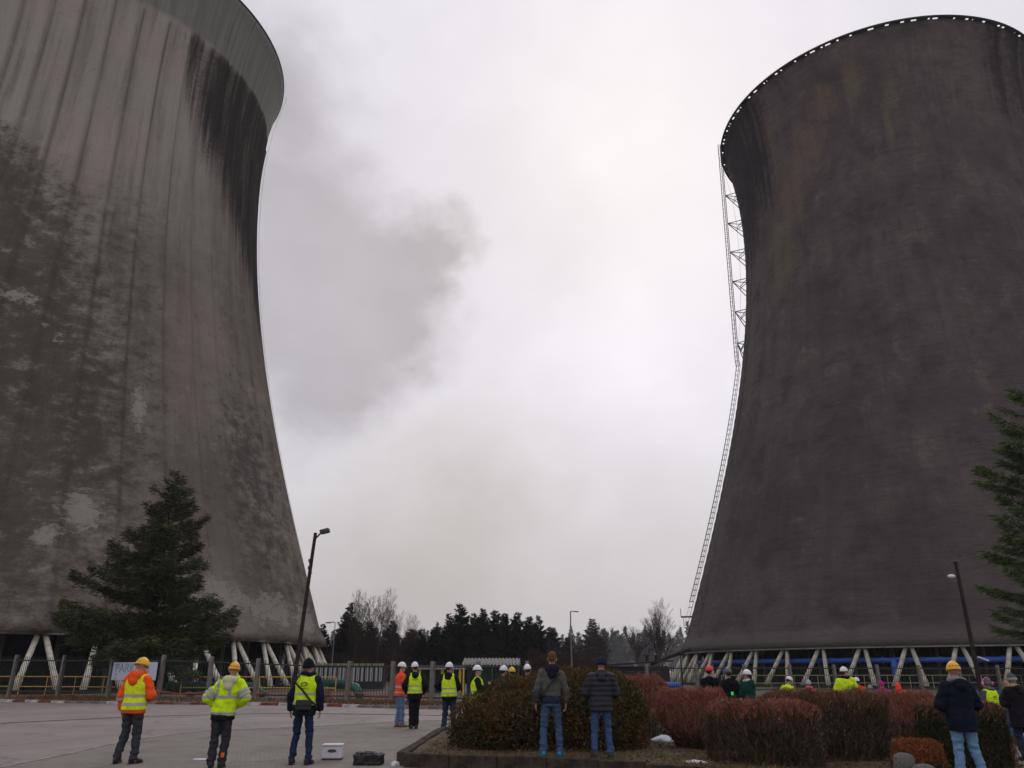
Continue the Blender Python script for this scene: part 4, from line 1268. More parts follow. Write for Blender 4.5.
def hedge(label, loc, sx, sy, h, n, seed, flare=0.0, tip=MT['barberry'], tipfrac=.5, low=.0, round_=.25, green=False, name='clipped_hedge'):
    """upright twigs filling a clipped block; flare > 0 narrows the foot"""
    gr = np.random.default_rng(seed); n = int(n * 2.6)
    root = tag(empty(name, loc), label, 'hedge', 'clipped hedges in the planting bed')
    u = gr.uniform(-1, 1, n); v = gr.uniform(-1, 1, n); f_ = gr.random(n) ** .75
    edge = gr.random(n) < .62
    sel = gr.integers(0, 4, n)
    u = np.where(edge & (sel == 0), -1 + gr.random(n) ** 2 * .25, np.where(edge & (sel == 1), 1 - gr.random(n) ** 2 * .25, u))
    v = np.where(edge & (sel >= 2), -1 + gr.random(n) ** 2 * .3, v)
    f_ = np.where(gr.random(n) < .25, .86 + .14 * gr.random(n), f_)
    topr = np.clip((f_ - (1 - round_)) / round_, 0, 1)
    sc_ = (1 - flare * (1 - f_) ** 1.3) * (1 - .30 * topr ** 2.2)
    bumpn = np.array([noise.noise((a * 2.2 + seed, b * 2.2, c_ * 2.2)) for a, b, c_ in zip(u, v, f_)])
    x = u * sx * sc_ * (1 + .15 * bumpn); y = v * sy * sc_ * (1 + .15 * bumpn)
    hz = h * (1 + .11 * np.array([noise.noise((a * 3 + seed, b * 3, 7)) + .8 * noise.noise((a * 11 + seed, b * 11, 3)) for a, b in zip(u, v)])) + np.where(gr.random(n) < .02, gr.random(n) * .08, 0)
    z = (low + (1 - low) * f_) * hz
    ln = gr.uniform(.05, .15, n)
    dr = np.stack([u * .35 + gr.normal(0, .42, n), v * .35 + gr.normal(0, .42, n), .8 + gr.normal(0, .35, n)], 1); dr /= np.linalg.norm(dr, axis=1, keepdims=True)
    P = np.stack([x, y, z], 1) - dr * ln[:, None] * .9
    P[:, 2] = np.maximum(P[:, 2], .01)
    sd_ = np.cross(dr, gr.normal(size=(n, 3))); sd_ /= np.linalg.norm(sd_, axis=1, keepdims=True) + 1e-9
    wd = gr.uniform(.0016, .0036, n)
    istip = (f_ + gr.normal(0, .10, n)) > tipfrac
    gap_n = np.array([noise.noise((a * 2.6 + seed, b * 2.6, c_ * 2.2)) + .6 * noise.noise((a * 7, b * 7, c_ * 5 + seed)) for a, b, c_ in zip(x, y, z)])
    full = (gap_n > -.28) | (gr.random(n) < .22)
    for nm, k, mt in (('tips', istip & full, tip), ('lower_twigs', ~istip & full, MT['twig_dark'] if not green else MT['box_green'])):  # tips red by growth; shade lower down put into the dark twig colour
        link(nm, quads(nm, P[k], (dr * ln[:, None])[k], (sd_ * wd[:, None])[k] * (2.0 if green and nm == 'lower_twigs' else 1.35), .5), mt, root)
    k = gr.integers(0, n, n // 45); lf = unit(len(k)) * gr.uniform(.012, .030, len(k))[:, None]; ls = np.cross(lf, unit(len(k))) * .8
    link('dead_leaves', quads('dead_leaves', P[k] + dr[k] * .08, lf, ls, .5), MT['litter'], root)
    A, B, ra, rb = [], [], [], []
    for k in range(90):
        a, b = gr.uniform(-.8, .8, 2); e_ = gr.uniform(.6, .95)
        A.append((a * sx * (1 - flare) * .8, b * sy * (1 - flare) * .8, 0)); B.append((a * sx, b * sy, h * e_)); ra.append(.012); rb.append(.004)
    link('stem', tubes('stem', A, B, ra, rb), MT['bark'], root)
    return root


bush('broad clipped evergreen bush, browning on top, behind the two men in jeans', (.72, 17.55, .12),
     [(a[0] * .96, a[1], a[2], a[3] * .95, a[4], a[5]) for a in [(-1.15, -.1, .45, .98, 1.0, .66), (-.5, .3, .65, 1.1, 1.2, .76), (.35, .1, .72, 1.1, 1.2, .84), (1.1, 0, .70, 1.0, 1.1, .82), (1.48, -.35, .5, .66, .8, .80), (-.3, -.85, .42, 1.3, .75, .70), (.7, -.95, .46, 1.1, .7, .80), (-1.2, -.5, .25, .85, .8, .5), (1.4, -.6, .3, .6, .7, .7)]], 84000, .052, MT['yew'], 3)
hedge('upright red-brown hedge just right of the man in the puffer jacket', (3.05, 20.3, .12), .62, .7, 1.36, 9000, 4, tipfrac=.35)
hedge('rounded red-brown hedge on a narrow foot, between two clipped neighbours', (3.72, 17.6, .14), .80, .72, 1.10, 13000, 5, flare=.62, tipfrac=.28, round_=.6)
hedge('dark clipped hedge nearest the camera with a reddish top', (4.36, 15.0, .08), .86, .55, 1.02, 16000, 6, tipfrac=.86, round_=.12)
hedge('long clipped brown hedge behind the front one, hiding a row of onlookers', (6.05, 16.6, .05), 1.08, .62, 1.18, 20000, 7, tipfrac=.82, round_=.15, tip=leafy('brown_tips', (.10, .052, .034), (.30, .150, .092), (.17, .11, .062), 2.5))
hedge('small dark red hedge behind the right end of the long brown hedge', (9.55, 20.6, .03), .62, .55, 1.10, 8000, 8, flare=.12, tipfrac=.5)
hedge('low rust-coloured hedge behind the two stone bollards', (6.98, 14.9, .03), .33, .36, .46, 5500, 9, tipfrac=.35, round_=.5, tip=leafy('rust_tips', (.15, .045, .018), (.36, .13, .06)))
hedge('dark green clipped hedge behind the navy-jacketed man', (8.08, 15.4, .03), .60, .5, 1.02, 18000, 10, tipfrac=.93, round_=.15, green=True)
# leafy dead sprigs at the path edge
hedge('sparse dry shrub with pale dead leaves at the edge of the path', (9.05, 15.9, .02), .17, .2, .50, 600, 12, tipfrac=.3, tip=MT['litter'])

# stone bollards
for (x, y, r_, h, lb) in ((6.12, 13.55, .165, .40, 'taller round-topped stone bollard before the rust-coloured hedge'), (6.22, 13.15, .17, .28, 'lower round-topped stone bollard at the bottom edge')):
    bm = bmesh.new()
    sweep(bm, [(0, 0, -.05), (0, 0, h * .55), (0, 0, h * .8), (0, 0, h * .93), (0, 0, h * .99), (0, 0, h)], [r_, r_, r_ * .95, r_ * .75, r_ * .42, r_ * .1], 20)
    for v in bm.verts: v.co += v.co.normalized() * .006 * noise.noise(v.co * 14)
    tag(obj('stone_bollard', bm, MT['bollard'], smooth=True, loc=(x, y, .0)), lb, 'bollard', 'stone bollards')

# ================================================================== things put down on the paving
root = tag(empty('white_case', (-3.45, 16.65, .011), R(4)), 'small white case with a dark grip hole standing on the paving', 'case')
bm = bmesh.new(); box(bm, (-.185, -.13, .02), (.185, .13, .235)); bevel(bm, .018, 2); bd = obj('body', bm, MT['white_plastic'], root)
bm = bmesh.new(); box(bm, (-.195, -.14, .238), (.195, .14, .272)); bevel(bm, .012, 2); obj('lid', bm, MT['white_plastic'], root)
bm = bmesh.new(); sweep(bm, [(0, -.1285, .155), (0, -.1345, .155)], [(.085, .030)] * 2, 14, side=(1, 0, 0)); obj('grip', bm, MT['dark_hole'], bd)
bm = bmesh.new(); box(bm, (-.19, -.135, 0), (.19, .135, .018)); obj('base_edge', bm, MT['steel_dark'], root)
root = tag(empty('black_bag', (-2.6, 15.75, .011), R(-3)), 'limp black holdall lying on the paving by the bed kerb', 'bag')
bm = bmesh.new(); box(bm, (-.26, -.14, .0), (.25, .14, .17)); ball(bm, (.24, 0, .17), (.07, .10, .035)); ball(bm, (-.17, 0, .18), (.10, .12, .04)); ball(bm, (0, .02, .16), (.2, .12, .04))
bm = remesh(bm, .013, 3, lambda q: .026 * noise.noise(q * 8) + .012 * noise.noise(q * 20))
for v in bm.verts: v.co.z = max(v.co.z, 0)
obj('body', bm, MT['black_plastic'], root, smooth=True)
for s_ in (-.08, .08):
    bm = bmesh.new(); sweep(bm, [(-.13, s_, .17), (-.10, s_ * 1.3, .20), (0, s_ * 1.6, .195), (.10, s_ * 1.3, .19), (.13, s_, .17)], .010, 6); obj('handle', bm, MT['black_plastic'], root)

# ================================================================== people
TORSO = [(.86, .165, .125, .0), (.95, .168, .125, -.005), (1.06, .152, .112, .0), (1.18, .160, .115, .005), (1.30, .175, .120, .0), (1.375, .160, .108, -.005), (1.425, .120, .09, -.005), (1.455, .085, .075, -.005)]
ARMS = {  # elbow, wrist for the right side, facing +Y
    'hang': ((.265, -.02, 1.13), (.27, .06, .88)), 'pocket': ((.315, -.07, 1.14), (.235, .10, .94)),
    'phone': ((.265, .07, 1.14), (.09, .30, 1.29)), 'front': ((.285, .02, 1.13), (.11, .25, 1.07)),
    'wide': ((.345, -.05, 1.17), (.20, .18, 1.04)), 'face': ((.27, .12, 1.20), (.07, .27, 1.50)), 'cross': ((.27, .06, 1.14), (-.04, .22, 1.20))}


def fold(amp, fx=7.0, fz=15.0, seed=0.0):
    o = Vector((seed, seed * 2, 0))
    return lambda q: amp * (noise.noise(Vector((q.x * fx, q.y * fx, q.z * fz)) + o) + .5 * noise.noise(Vector((q.x * 2.2 * fx, q.y * 2.2 * fx, q.z * 1.6 * fz)) + o))


def torso_rings(bm, inflate, z0, z1, lean, flare=0.0, n=22):
    pts, rads = [], []
    zs_ = [z0] + [t_[0] for t_ in TORSO if z0 + .02 < t_[0] < z1 - .01] + [z1]
    T = np.array(TORSO)
    for z in zs_:
        zz = min(max(z, TORSO[0][0]), TORSO[-1][0])
        rx, ry, oy = (float(np.interp(zz, T[:, 0], T[:, k])) for k in (1, 2, 3))
        f_ = flare * max(0, (1.0 - z))
        k = max(z - .92, 0)
        pts.append((lean[0] * k, oy + lean[1] * k, z)); rads.append((rx + inflate + f_, ry + inflate + f_))
    sweep(bm, pts, rads, n, side=(1, 0, 0))


def slab(bm_src, planes, off):
    """the piece of a garment between planes, lifted off its surface"""
    b = bm_src.copy()
    for co, no in planes:
        bmesh.ops.bisect_plane(b, geom=list(b.verts) + list(b.edges) + list(b.faces), plane_co=co, plane_no=no, clear_outer=True, dist=1e-5)
    b.normal_update()
    for v, n_ in [(v, v.normal.copy()) for v in b.verts]: v.co += n_ * off
    return b


def dome(rx, ry, rz, z0, lo=0.0, n=22, m_=9, ridge=0.0):
    """open-bottomed cap with thickness"""
    bm = bmesh.new(); rings = []
    for i in range(m_):
        ph = math.pi / 2 * (i / (m_ - 1)) * .995
        ring = []
        for k in range(n):
            a = 2 * math.pi * k / n
            x, y = rx * math.cos(a) * math.cos(ph), ry * math.sin(a) * math.cos(ph)
            z = z0 + lo * (1 - i / (m_ - 1)) + rz * math.sin(ph) + ridge * math.exp(-(x / .018) ** 2) * math.sin(ph)
            ring.append(bm.verts.new((x, y, z)))
        rings.append(ring)
    for q, r_ in zip(rings, rings[1:]):
        for k in range(n): bm.faces.new((q[k], q[(k + 1) % n], r_[(k + 1) % n], r_[k]))
    bm.faces.new(rings[-1]); bm.faces.new(rings[0][::-1])
    return bm


def person(label, x, y, h, rot=0.0, z=.011, arms=('front', 'front'), feet=((-.11, 0, 6), (.11, 0, -6)), lean=(0, 0), head=(0, 0), hat=None, hatc=None,
           jacket=BLACK, hem=.84, thick=.03, style=None, hood=None, collar=None, vest=None, bands=(), vbands=False, sleeve_band=False, vest_hem=.84,
           trousers=JEANS, fit=1.0, shoes=(.02, .018, .018), tail=None, near=True, prints=None, hair=(.05, .03, .02), gloves=False, patchc=None, lowmat=None, flare=.0):
    s_ = h / 1.75
    root = tag(empty('person', (x, y, z), R(rot), s_), label, 'person', 'onlookers')
    vx = .013 if near else .02
    pr_ = random.Random(label + 'p')
    if lean == (0, 0): lean = (pr_.uniform(-.05, .05), pr_.uniform(-.01, .05))
    lx, ly = lean; tilt = pr_.uniform(-.014, .014)
    def L(q): k = max(q[2] - .92, 0); return Vector((q[0] + lx * k, q[1] + ly * k, q[2]))
    sh = [L((-.172, -.005, 1.382 + tilt)), L((.172, -.005, 1.382 - tilt))]
    joints = []
    for i, a in enumerate(arms):
        e_, w_ = ARMS[a]; sg = (-1, 1)[i]
        joints.append((sh[i], L((e_[0] * sg, e_[1], e_[2])), L((w_[0] * sg, w_[1], w_[2]))))
    hips = [Vector((-.09, 0, .90)), Vector((.09, 0, .90))]
    ankles = [Vector((f_[0], f_[1] - .03, .09)) for f_ in feet]
    kr = random.Random(label); knees = [hips[i].lerp(ankles[i], .52) + Vector((kr.uniform(-.015, .015), kr.uniform(.015, .065), 0)) for i in range(2)]
    Hm = Matrix.Translation(L((0, .0, 1.50))) @ Matrix.Rotation(R(head[0]), 4, 'Z') @ Matrix.Rotation(R(head[1]), 4, 'X') @ Matrix.Rotation(R(len(label) % 7 - 3) * 2, 4, 'Y') @ Matrix.Scale(1.07, 4) @ Matrix.Translation((0, 0, -1.505))
    hs = lambda q: Hm @ Vector(q)
    hrot = Hm.to_3x3().to_4x4()
    # ---- body: one continuous surface with head, face, hands and feet
    bm = bmesh.new()
    torso_rings(bm, -.02, .86, 1.44, lean, n=16)
    sweep(bm, [L((0, -.005, 1.38)), L((0, 0, 1.47)), hs((0, .008, 1.58))], [.085, .058, .055], 12)
    ball(bm, hs((0, -.008, 1.655)), (.075, .094, .093), 3, hrot); ball(bm, hs((0, .030, 1.592)), (.056, .064, .076), 3, hrot)
    sweep(bm, [hs((0, .085, 1.655)), hs((0, .104, 1.618)), hs((0, .090, 1.606))], [.010, .016, .012], 8)
    sweep(bm, [hs((-.03, .082, 1.668)), hs((.03, .082, 1.668))], .012, 6); sweep(bm, [hs((-.018, .082, 1.573)), hs((.018, .082, 1.573))], .012, 6)
    for g_ in (-1, 1): ball(bm, hs((.076 * g_, -.005, 1.625)), (.011, .022, .033), 2, hrot)
    for i in range(2):
        a, e_, w_ = joints[i]; sg = (-1, 1)[i]
        sweep(bm, [a, e_, e_.lerp(w_, .3), w_], [.047, .038, .038, .027], 10)
        d = (w_ - e_).normalized()
        up_ = Vector((0, 0, 1)) - d * d.z
        up_ = up_.normalized() if up_.length > .25 else (Vector((0, 1, 0)) - d * d.y).normalized()
        pn = d.cross(up_).normalized() * (1 if sg < 0 else -1)
        if pn.x * sg > 0: pn = -pn
        pc = w_ + d * .05
        sweep(bm, [w_ - d * .01, w_ + d * .03, w_ + d * .085], [(.026, .020), (.040, .016), (.040, .014)], 10, side=tuple(up_))
        for k, ln in enumerate((.062, .075, .070, .055)):
            b0 = w_ + d * .08 + up_ * (.031 - .0207 * k)
            b1 = b0 + d * ln * .5 + pn * .008; b2 = b1 + (d * .75 + pn * .7).normalized() * ln * .38; b3 = b2 + (d * .3 + pn).normalized() * ln * .3
            sweep(bm, [b0 - d * .02, b0, b1, b2, b3], [.0098, .0098, .0092, .0086, .0072], 7)
        t0 = w_ + d * .022 + up_ * .030
        sweep(bm, [t0 - d * .01, t0 + up_ * .022 + d * .022 + pn * .008, t0 + up_ * .026 + d * .055 + pn * .020], [.013, .0115, .009], 7)
        sweep(bm, [hips[i], knees[i], ankles[i]], [.078, .050, .040], 10)
        fy = Matrix.Rotation(R(feet[i][2]), 3, 'Z')
        sweep(bm, [ankles[i] - Vector((0, 0, .045)), ankles[i] - Vector((0, 0, .05)) + fy @ Vector((0, .16, 0))], [.038, .026], 8)
    body = obj('body', remesh(bm, .0085 if near else .013, 1), MT['skin'], root, smooth=True)
    for g_ in (-1, 1):
        bm = bmesh.new(); ball(bm, hs((.028 * g_, .0815, 1.652)), (.011, .007, .006), 2, hrot); obj('eye', bm, MT['eye_dark'], root)
    bm = bmesh.new(); ball(bm, hs((0, .0925, 1.578)), (.020, .006, .005), 2, hrot); obj('mouth', bm, MT['mouth'], root)
    # ---- trousers and shoes
    bm = bmesh.new()
    torso_rings(bm, .008, .84, 1.04, (0, 0), n=18)
    sd_ = (hash(label) % 97) * .37
    sd_ = sum(ord(c_) for c_ in label) % 97 * .37
    for i in range(2):
        sweep(bm, [hips[i] + Vector((0, 0, .05)), hips[i] - Vector((0, 0, .06)), hips[i].lerp(knees[i], .5), knees[i], knees[i].lerp(ankles[i], .5), ankles[i] - Vector((0, 0, .035))],
              [(.090, .112), (.094 * fit, .108 * fit), .092 * fit, .079 * fit, .075 * fit, .072 * fit], 14)
    obj('trousers', remesh(bm, vx, 2, (lambda f_: lambda q: f_(q) * (1 + 1.3 * math.exp(-((q.z - .14) / .08) ** 2) + .7 * math.exp(-((q.z - .50) / .08) ** 2)))(fold(.015, 7, 15, sd_))), cloth(trousers), root, smooth=True)
    for i in range(2):
        fy = Matrix.Translation((feet[i][0], feet[i][1], 0)) @ Matrix.Rotation(R(feet[i][2]), 4, 'Z')
        bm = bmesh.new()
        sweep(bm, [(0, -.105, .045), (0, -.09, .05), (0, -.03, .058), (0, .05, .045), (0, .13, .034), (0, .165, .028)], [(.024, .03), (.042, .055), (.045, .062), (.048, .046), (.045, .034), (.022, .016)], 14, side=(1, 0, 0))
        sweep(bm, [(0, -.035, .05), (0, -.035, .13)], [(.045, .055), (.043, .05)], 12, side=(1, 0, 0))
        for v in bm.verts: v.co.z = max(v.co.z, .0)
        bm.transform(fy); so = obj('shoe', bm, cloth(shoes, .6), root, smooth=True)
        bm = bmesh.new()
        sweep(bm, [(0, -.118, .011), (0, -.09, .011), (0, .0, .011), (0, .08, .011), (0, .15, .011), (0, .178, .011)], [(.02, .011), (.047, .011), (.046, .011), (.053, .011), (.047, .011), (.018, .011)], 10, side=(1, 0, 0))
        bm.transform(fy); obj('sole', bm, MT['black_plastic'], so)
    if patchc:
        bm = bmesh.new(); q = hips[1].lerp(knees[1], .1); box(bm, q + Vector((.045, -.098, -.05)), q + Vector((.088, -.060, .05))); bevel(bm, .01, 1); obj('pocket_flash', bm, cloth(patchc), root)
        bm = bmesh.new(); q = ankles[1]; box(bm, q + Vector((.0, -.088, .09)), q + Vector((.06, -.05, .17))); bevel(bm, .01, 1); obj('pocket_flash', bm, cloth(patchc), root)
    # ---- jacket
    bm = bmesh.new()
    torso_rings(bm, thick, hem, 1.455, lean, flare)
    for i in range(2):
        a, e_, w_ = joints[i]; t2 = thick
        sweep(bm, [a.lerp(L((0, 0, 1.41)), .45), a, a.lerp(e_, .5), e_, e_.lerp(w_, .5), w_.lerp(e_, .02)], [.062 + t2 * .7, .055 + t2, .046 + t2, .042 + t2, .037 + t2, .032 + t2 * .75], 14)
        ball(bm, a, .056 + t2, 2)
        ball(bm, e_, .043 + t2, 2)
    sweep(bm, [L((0, -.005, 1.42)), L((0, 0, 1.475)), L((0, .004, 1.515))], [(.12 + t2 * .5, .10 + t2 * .4), (.085, .085), (.076, .08)], 16, side=(1, 0, 0))
    if hood == 'self':
        ball(bm, L((0, -.105 - thick * .6, 1.465)), (.125, .062, .075), 2); ball(bm, L((0, -.12 - thick, 1.40)), (.085, .045, .07), 2)
    f1 = fold(.015, 6, 11, sd_)
    if style == 'puffer':
        dsp = lambda q: .013 * abs(math.sin(math.pi * q.z / .088)) ** .7 - .007 + .5 * f1(q)
    else:
        dsp = f1
    jb = remesh(bm, vx, 2, dsp)
    if hem < .7: pass
    jm = cloth(jacket, .68 if style == 'puffer' else .85)
    jo = obj('jacket', jb.copy(), jm, root, smooth=True)
    if hood not in (None, 'self'):
        bm = bmesh.new(); ball(bm, L((0, -.11 - thick, 1.47)), (.135, .07, .085), 3); ball(bm, L((0, -.13 - thick, 1.385)), (.095, .05, .09), 3); ball(bm, L((0, -.03, 1.50)), (.125, .115, .055), 3)
        obj('hood', remesh(bm, vx, 2, fold(.012, 9, 9, sd_)), cloth(hood), root, smooth=True)
    if collar:
        bm = bmesh.new()
        for k in range(12):
            a = 2 * math.pi * k / 12
            ball(bm, L((.095 * math.cos(a), -.012 + .10 * math.sin(a), 1.505 + .012 * math.sin(a * 2))), (.05, .05, .042), 2)
        obj('collar', remesh(bm, vx, 1, fold(.012, 18, 18, sd_)), cloth(collar), root, smooth=True)
    src = jb
    if lowmat:     # a differently coloured lower edge of an inner layer below the jacket
        bm = bmesh.new(); torso_rings(bm, max(thick - .010, .020), lowmat[1], hem + .06, lean, .02); obj('inner_layer', remesh(bm, vx, 2, f1), cloth(lowmat[0]), root, smooth=True)
    # ---- hi-vis vest
    vo = None
    if vest:
        bm = bmesh.new(); torso_rings(bm, thick + .017, vest_hem, 1.448, lean, .03)
        sweep(bm, [L((-.125, -.005, 1.405)), L((0, -.01, 1.44)), L((.125, -.005, 1.405))], [(.075 + thick, .05 + thick), (.07 + thick, .042 + thick), (.075 + thick, .05 + thick)], 14, side=(0, 1, 0))
        vb = remesh(bm, vx, 2, fold(.007, 6, 10, sd_ + 3))
        # cut neck and open the arm holes
        vo = obj('vest', vb.copy(), cloth(vest, .75, .18), root, smooth=True); src = vb
    tgt = vo or jo
    for z0, z1 in bands:
        obj('reflective_band', slab(src, [((0, 0, z1), (0, 0, 1)), ((0, 0, z0), (0, 0, -1))], .005), MT['silver_tape'], tgt, smooth=True)
    if vbands:
        for g_ in (-1, 1):
            xc = .115 * g_
            obj('reflective_band', slab(src, [((xc + .022, 0, 0), (1, 0, 0)), ((xc - .022, 0, 0), (-1, 0, 0)), ((0, 0, 1.16), (0, 0, -1))], .006), MT['silver_tape'], tgt, smooth=True)
    if sleeve_band:
        for a, e_, w_ in joints:
            for f_ in ((.62,) if vest else (.55, .80)):
                bm = bmesh.new(); c_ = a.lerp(e_, f_) if not vest else e_.lerp(w_, .15); d = ((e_ - a) if not vest else (w_ - e_)).normalized()
                r_ = .052 + thick + .008; sweep(bm, [c_ - d * .025, c_ + d * .025], r_, 16, cap=False); obj('sleeve_band', bm, MT['silver_tape'], jo, smooth=True)
    # ---- print on the back, pressed onto the cloth
    if prints:
        bvh = BVHTree.FromBMesh(src)
        for me, px_, pz_ in prints():
            b2 = bmesh.new(); b2.from_mesh(me); bpy.data.meshes.remove(me)
            for v in b2.verts:
                q = Vector((v.co.x + px_ + lx * .3, -1, v.co.y + pz_)); hit = bvh.ray_cast(q, Vector((0, 1, 0)))[0]
                v.co = (hit + Vector((0, -.006, 0))) if hit else Vector((q.x, -.19, q.z))
            obj('back_print', b2, MT['print_dark'], tgt)
    jb.free()
    if vest: vb.free()
    # ---- head cover
    if hat == 'helmet':
        bm = dome(.098, .122, .118, 1.672, ridge=.006); bm.transform(Hm @ Matrix.Translation((0, -.004, 0)))
        ho = obj('helmet', bm, hard(hatc), root, smooth=True)
        bm = bmesh.new(); sweep(bm, [(0, -.004, 1.664), (0, -.004, 1.674)], [(.106, .130), (.102, .126)], 22, side=(1, 0, 0))
        sweep(bm, [(0, .06, 1.667), (0, .125, 1.664), (0, .158, 1.658)], [(.09, .006), (.075, .006), (.03, .004)], 12, side=(1, 0, 0))
        bm.transform(Hm); obj('brim', bm, hard(hatc), ho, smooth=True)
        bm = bmesh.new(); sweep(bm, [(0, -.006, 1.640), (0, -.006, 1.664)], [(.083, .102), (.085, .104)], 18, side=(1, 0, 0)); bm.transform(Hm); obj('headband', bm, MT['black_plastic'], ho)
    elif hat == 'climb':
        bm = dome(.102, .125, .128, 1.655, lo=-.02, ridge=.004); bm.transform(Hm)
        ho = obj('helmet', bm, hard(hatc), root, smooth=True)
        for k in range(-2, 3):
            bm = bmesh.new(); a = -math.pi / 2 + k * .42
            q = Vector((.099 * math.cos(a), .122 * math.sin(a), 1.700)); ball(bm, q, (.012, .008, .008), 1); bm.transform(Hm); obj('vent_hole', bm, MT['black_plastic'], ho)
        bm = bmesh.new(); sweep(bm, [(0, -.003, 1.632), (0, -.003, 1.650)], [(.098, .120), (.1025, .126)], 20, side=(1, 0, 0)); bm.transform(Hm); obj('brim', bm, MT['steel_dark'], ho)
    elif hat in ('beanie', 'hatband'):
        bm = dome(.094, .114, .138, 1.640, lo=-.03)
        for v in bm.verts: v.co += Vector((v.co.x, v.co.y, 0)).normalized() * .004 * math.sin(v.co.z * 260)
        bm.transform(Hm); ho = obj('knit_hat', bm, cloth(hatc), root, smooth=True)
        bm = bmesh.new(); sweep(bm, [(0, -.003, 1.610), (0, -.003, 1.625), (0, -.003, 1.66), (0, -.003, 1.67)], [(.086, .106), (.097, .117), (.098, .118), (.090, .110)], 22, side=(1, 0, 0)); bm.transform(Hm); obj('cuff', bm, cloth(tail or hatc), ho, smooth=True)
    elif hat == 'hood':
        bm = bmesh.new(); ball(bm, hs((0, -.02, 1.65)), (.105, .115, .125), 3, hrot); ball(bm, hs((0, -.05, 1.55)), (.105, .10, .10), 3, hrot)
        for v in bm.verts:
            pass
        b = remesh(bm, vx, 2, fold(.010, 8, 8, sd_))
        bmesh.ops.bisect_plane(b, geom=list(b.verts) + list(b.edges) + list(b.faces), plane_co=hs((0, .055, 1.62)), plane_no=hrot.to_3x3() @ Vector((0, 1, .1)), clear_outer=True)
        obj('hood', b, cloth(hatc), root, smooth=True)
    if hat in (None, 'helmet'):
        bm = bmesh.new(); ball(bm, hs((0, -.020, 1.672)), (.079, .092, .090), 3, hrot); ball(bm, hs((0, -.052, 1.632)), (.066, .052, .048), 3, hrot)
        b = remesh(bm, .012, 1, fold(.008, 30, 30, sd_))
        bmesh.ops.bisect_plane(b, geom=list(b.verts) + list(b.edges) + list(b.faces), plane_co=hs((0, .058, 1.69)), plane_no=hrot.to_3x3() @ Vector((0, 1, -.45)), clear_outer=True)
        obj('hair', b, cloth(hair, .7), root, smooth=True)
    return root


def arc_mark(cx, cz, r0, r1, a0_, a1_, n=10):
    bm = bmesh.new(); L = []
    for k in range(n + 1):
        a = R(a0_ + (a1_ - a0_) * k / n); L.append((bm.verts.new((cx + r0 * math.cos(a), cz + r0 * math.sin(a), 0)), bm.verts.new((cx + r1 * math.cos(a), cz + r1 * math.sin(a), 0))))
    for a, b in zip(L, L[1:]): bm.faces.new((a[0], a[1], b[1], b[0]))
    return done(bm, 'mark')


def bar_mark(x0, x1, h, n):
    bm = bmesh.new(); st = (x1 - x0) / n
    for k in range(n):
        a = x0 + k * st; q = [bm.verts.new(c_) for c_ in ((a, 0, 0), (a + st * .62, 0, 0), (a + st * .62, h, 0), (a, h, 0))]; bm.faces.new(q)
    return done(bm, 'mark')


def emblem():
    return [(arc_mark(-.035, 0, .018, .034, 40, 330), 0, 1.325), (arc_mark(.03, .004, .016, .032, -150, 150), 0, 1.325), (arc_mark(.0, .03, .008, .02, 0, 200), 0, 1.325), (bar_mark(-.07, .07, .012, 9), 0, 1.255)]


def words(): return [(bar_mark(-.085, .085, .026, 6), 0, 1.315), (bar_mark(-.05, .05, .010, 8), 0, 1.285)]
def emblem2(): return [(arc_mark(-.03, 0, .010, .028, 0, 300), 0, 1.30), (bar_mark(.005, .05, .05, 2), 0, 1.28), (bar_mark(-.06, .06, .014, 7), 0, 1.245)]


VB = ((1.10, 1.145), (.955, 1.0))
WHITE_H = (.72, .73, .76)
# the three men on the paving at left
person('man in orange jacket under a yellow vest and yellow helmet, before the parking board', -7.08, 15.93, 1.80, rot=-8, arms=('hang', 'front'), feet=((-.17, -.02, 12), (.14, .02, -22)), head=(-38, -12), hat='climb', hatc=(.80, .42, .02),
       jacket=ORANGE, hem=.83, thick=.045, hood=ORANGE, collar=(.75, .07, .02), vest=(.72, .80, .02), vest_hem=.885, bands=((1.10, 1.15), (.955, 1.005)), sleeve_band=True, trousers=GREYT, lowmat=((.35, .05, .03), .815), lean=(-.02, .02))
person('leaning man in a lime high-visibility jacket, orange helmet and grey work trousers', -5.14, 15.15, 1.71, rot=4, arms=('wide', 'wide'), feet=((-.10, -.04, 10), (.07, .0, -4)), lean=(.16, .02), head=(6, -4), hat='climb', hatc=(.80, .36, .03),
       jacket=NEON, hem=.885, thick=.055, hood=(.52, .56, .34), collar=NEON, bands=((1.16, 1.205), (.885, .925)), vbands=True, sleeve_band=True, trousers=(.030, .032, .040), lowmat=(BLACK, .80), patchc=(.80, .12, .03))
p3 = person('man in black knit cap, lime vest over black coat and dark jeans, on the paving', -3.85, 15.76, 1.79, rot=-4, arms=('hang', 'hang'), feet=((-.15, 0, 8), (.15, .0, -12)), head=(-14, 6), hat='beanie', hatc=BLACK,
            jacket=NAVY, hem=.80, thick=.04, collar=BLACK, vest=NEON, vest_hem=.97, bands=((1.145, 1.185), (1.0, 1.04)), fit=.86, trousers=(.016, .028, .06), shoes=(.025, .02, .018), prints=emblem)
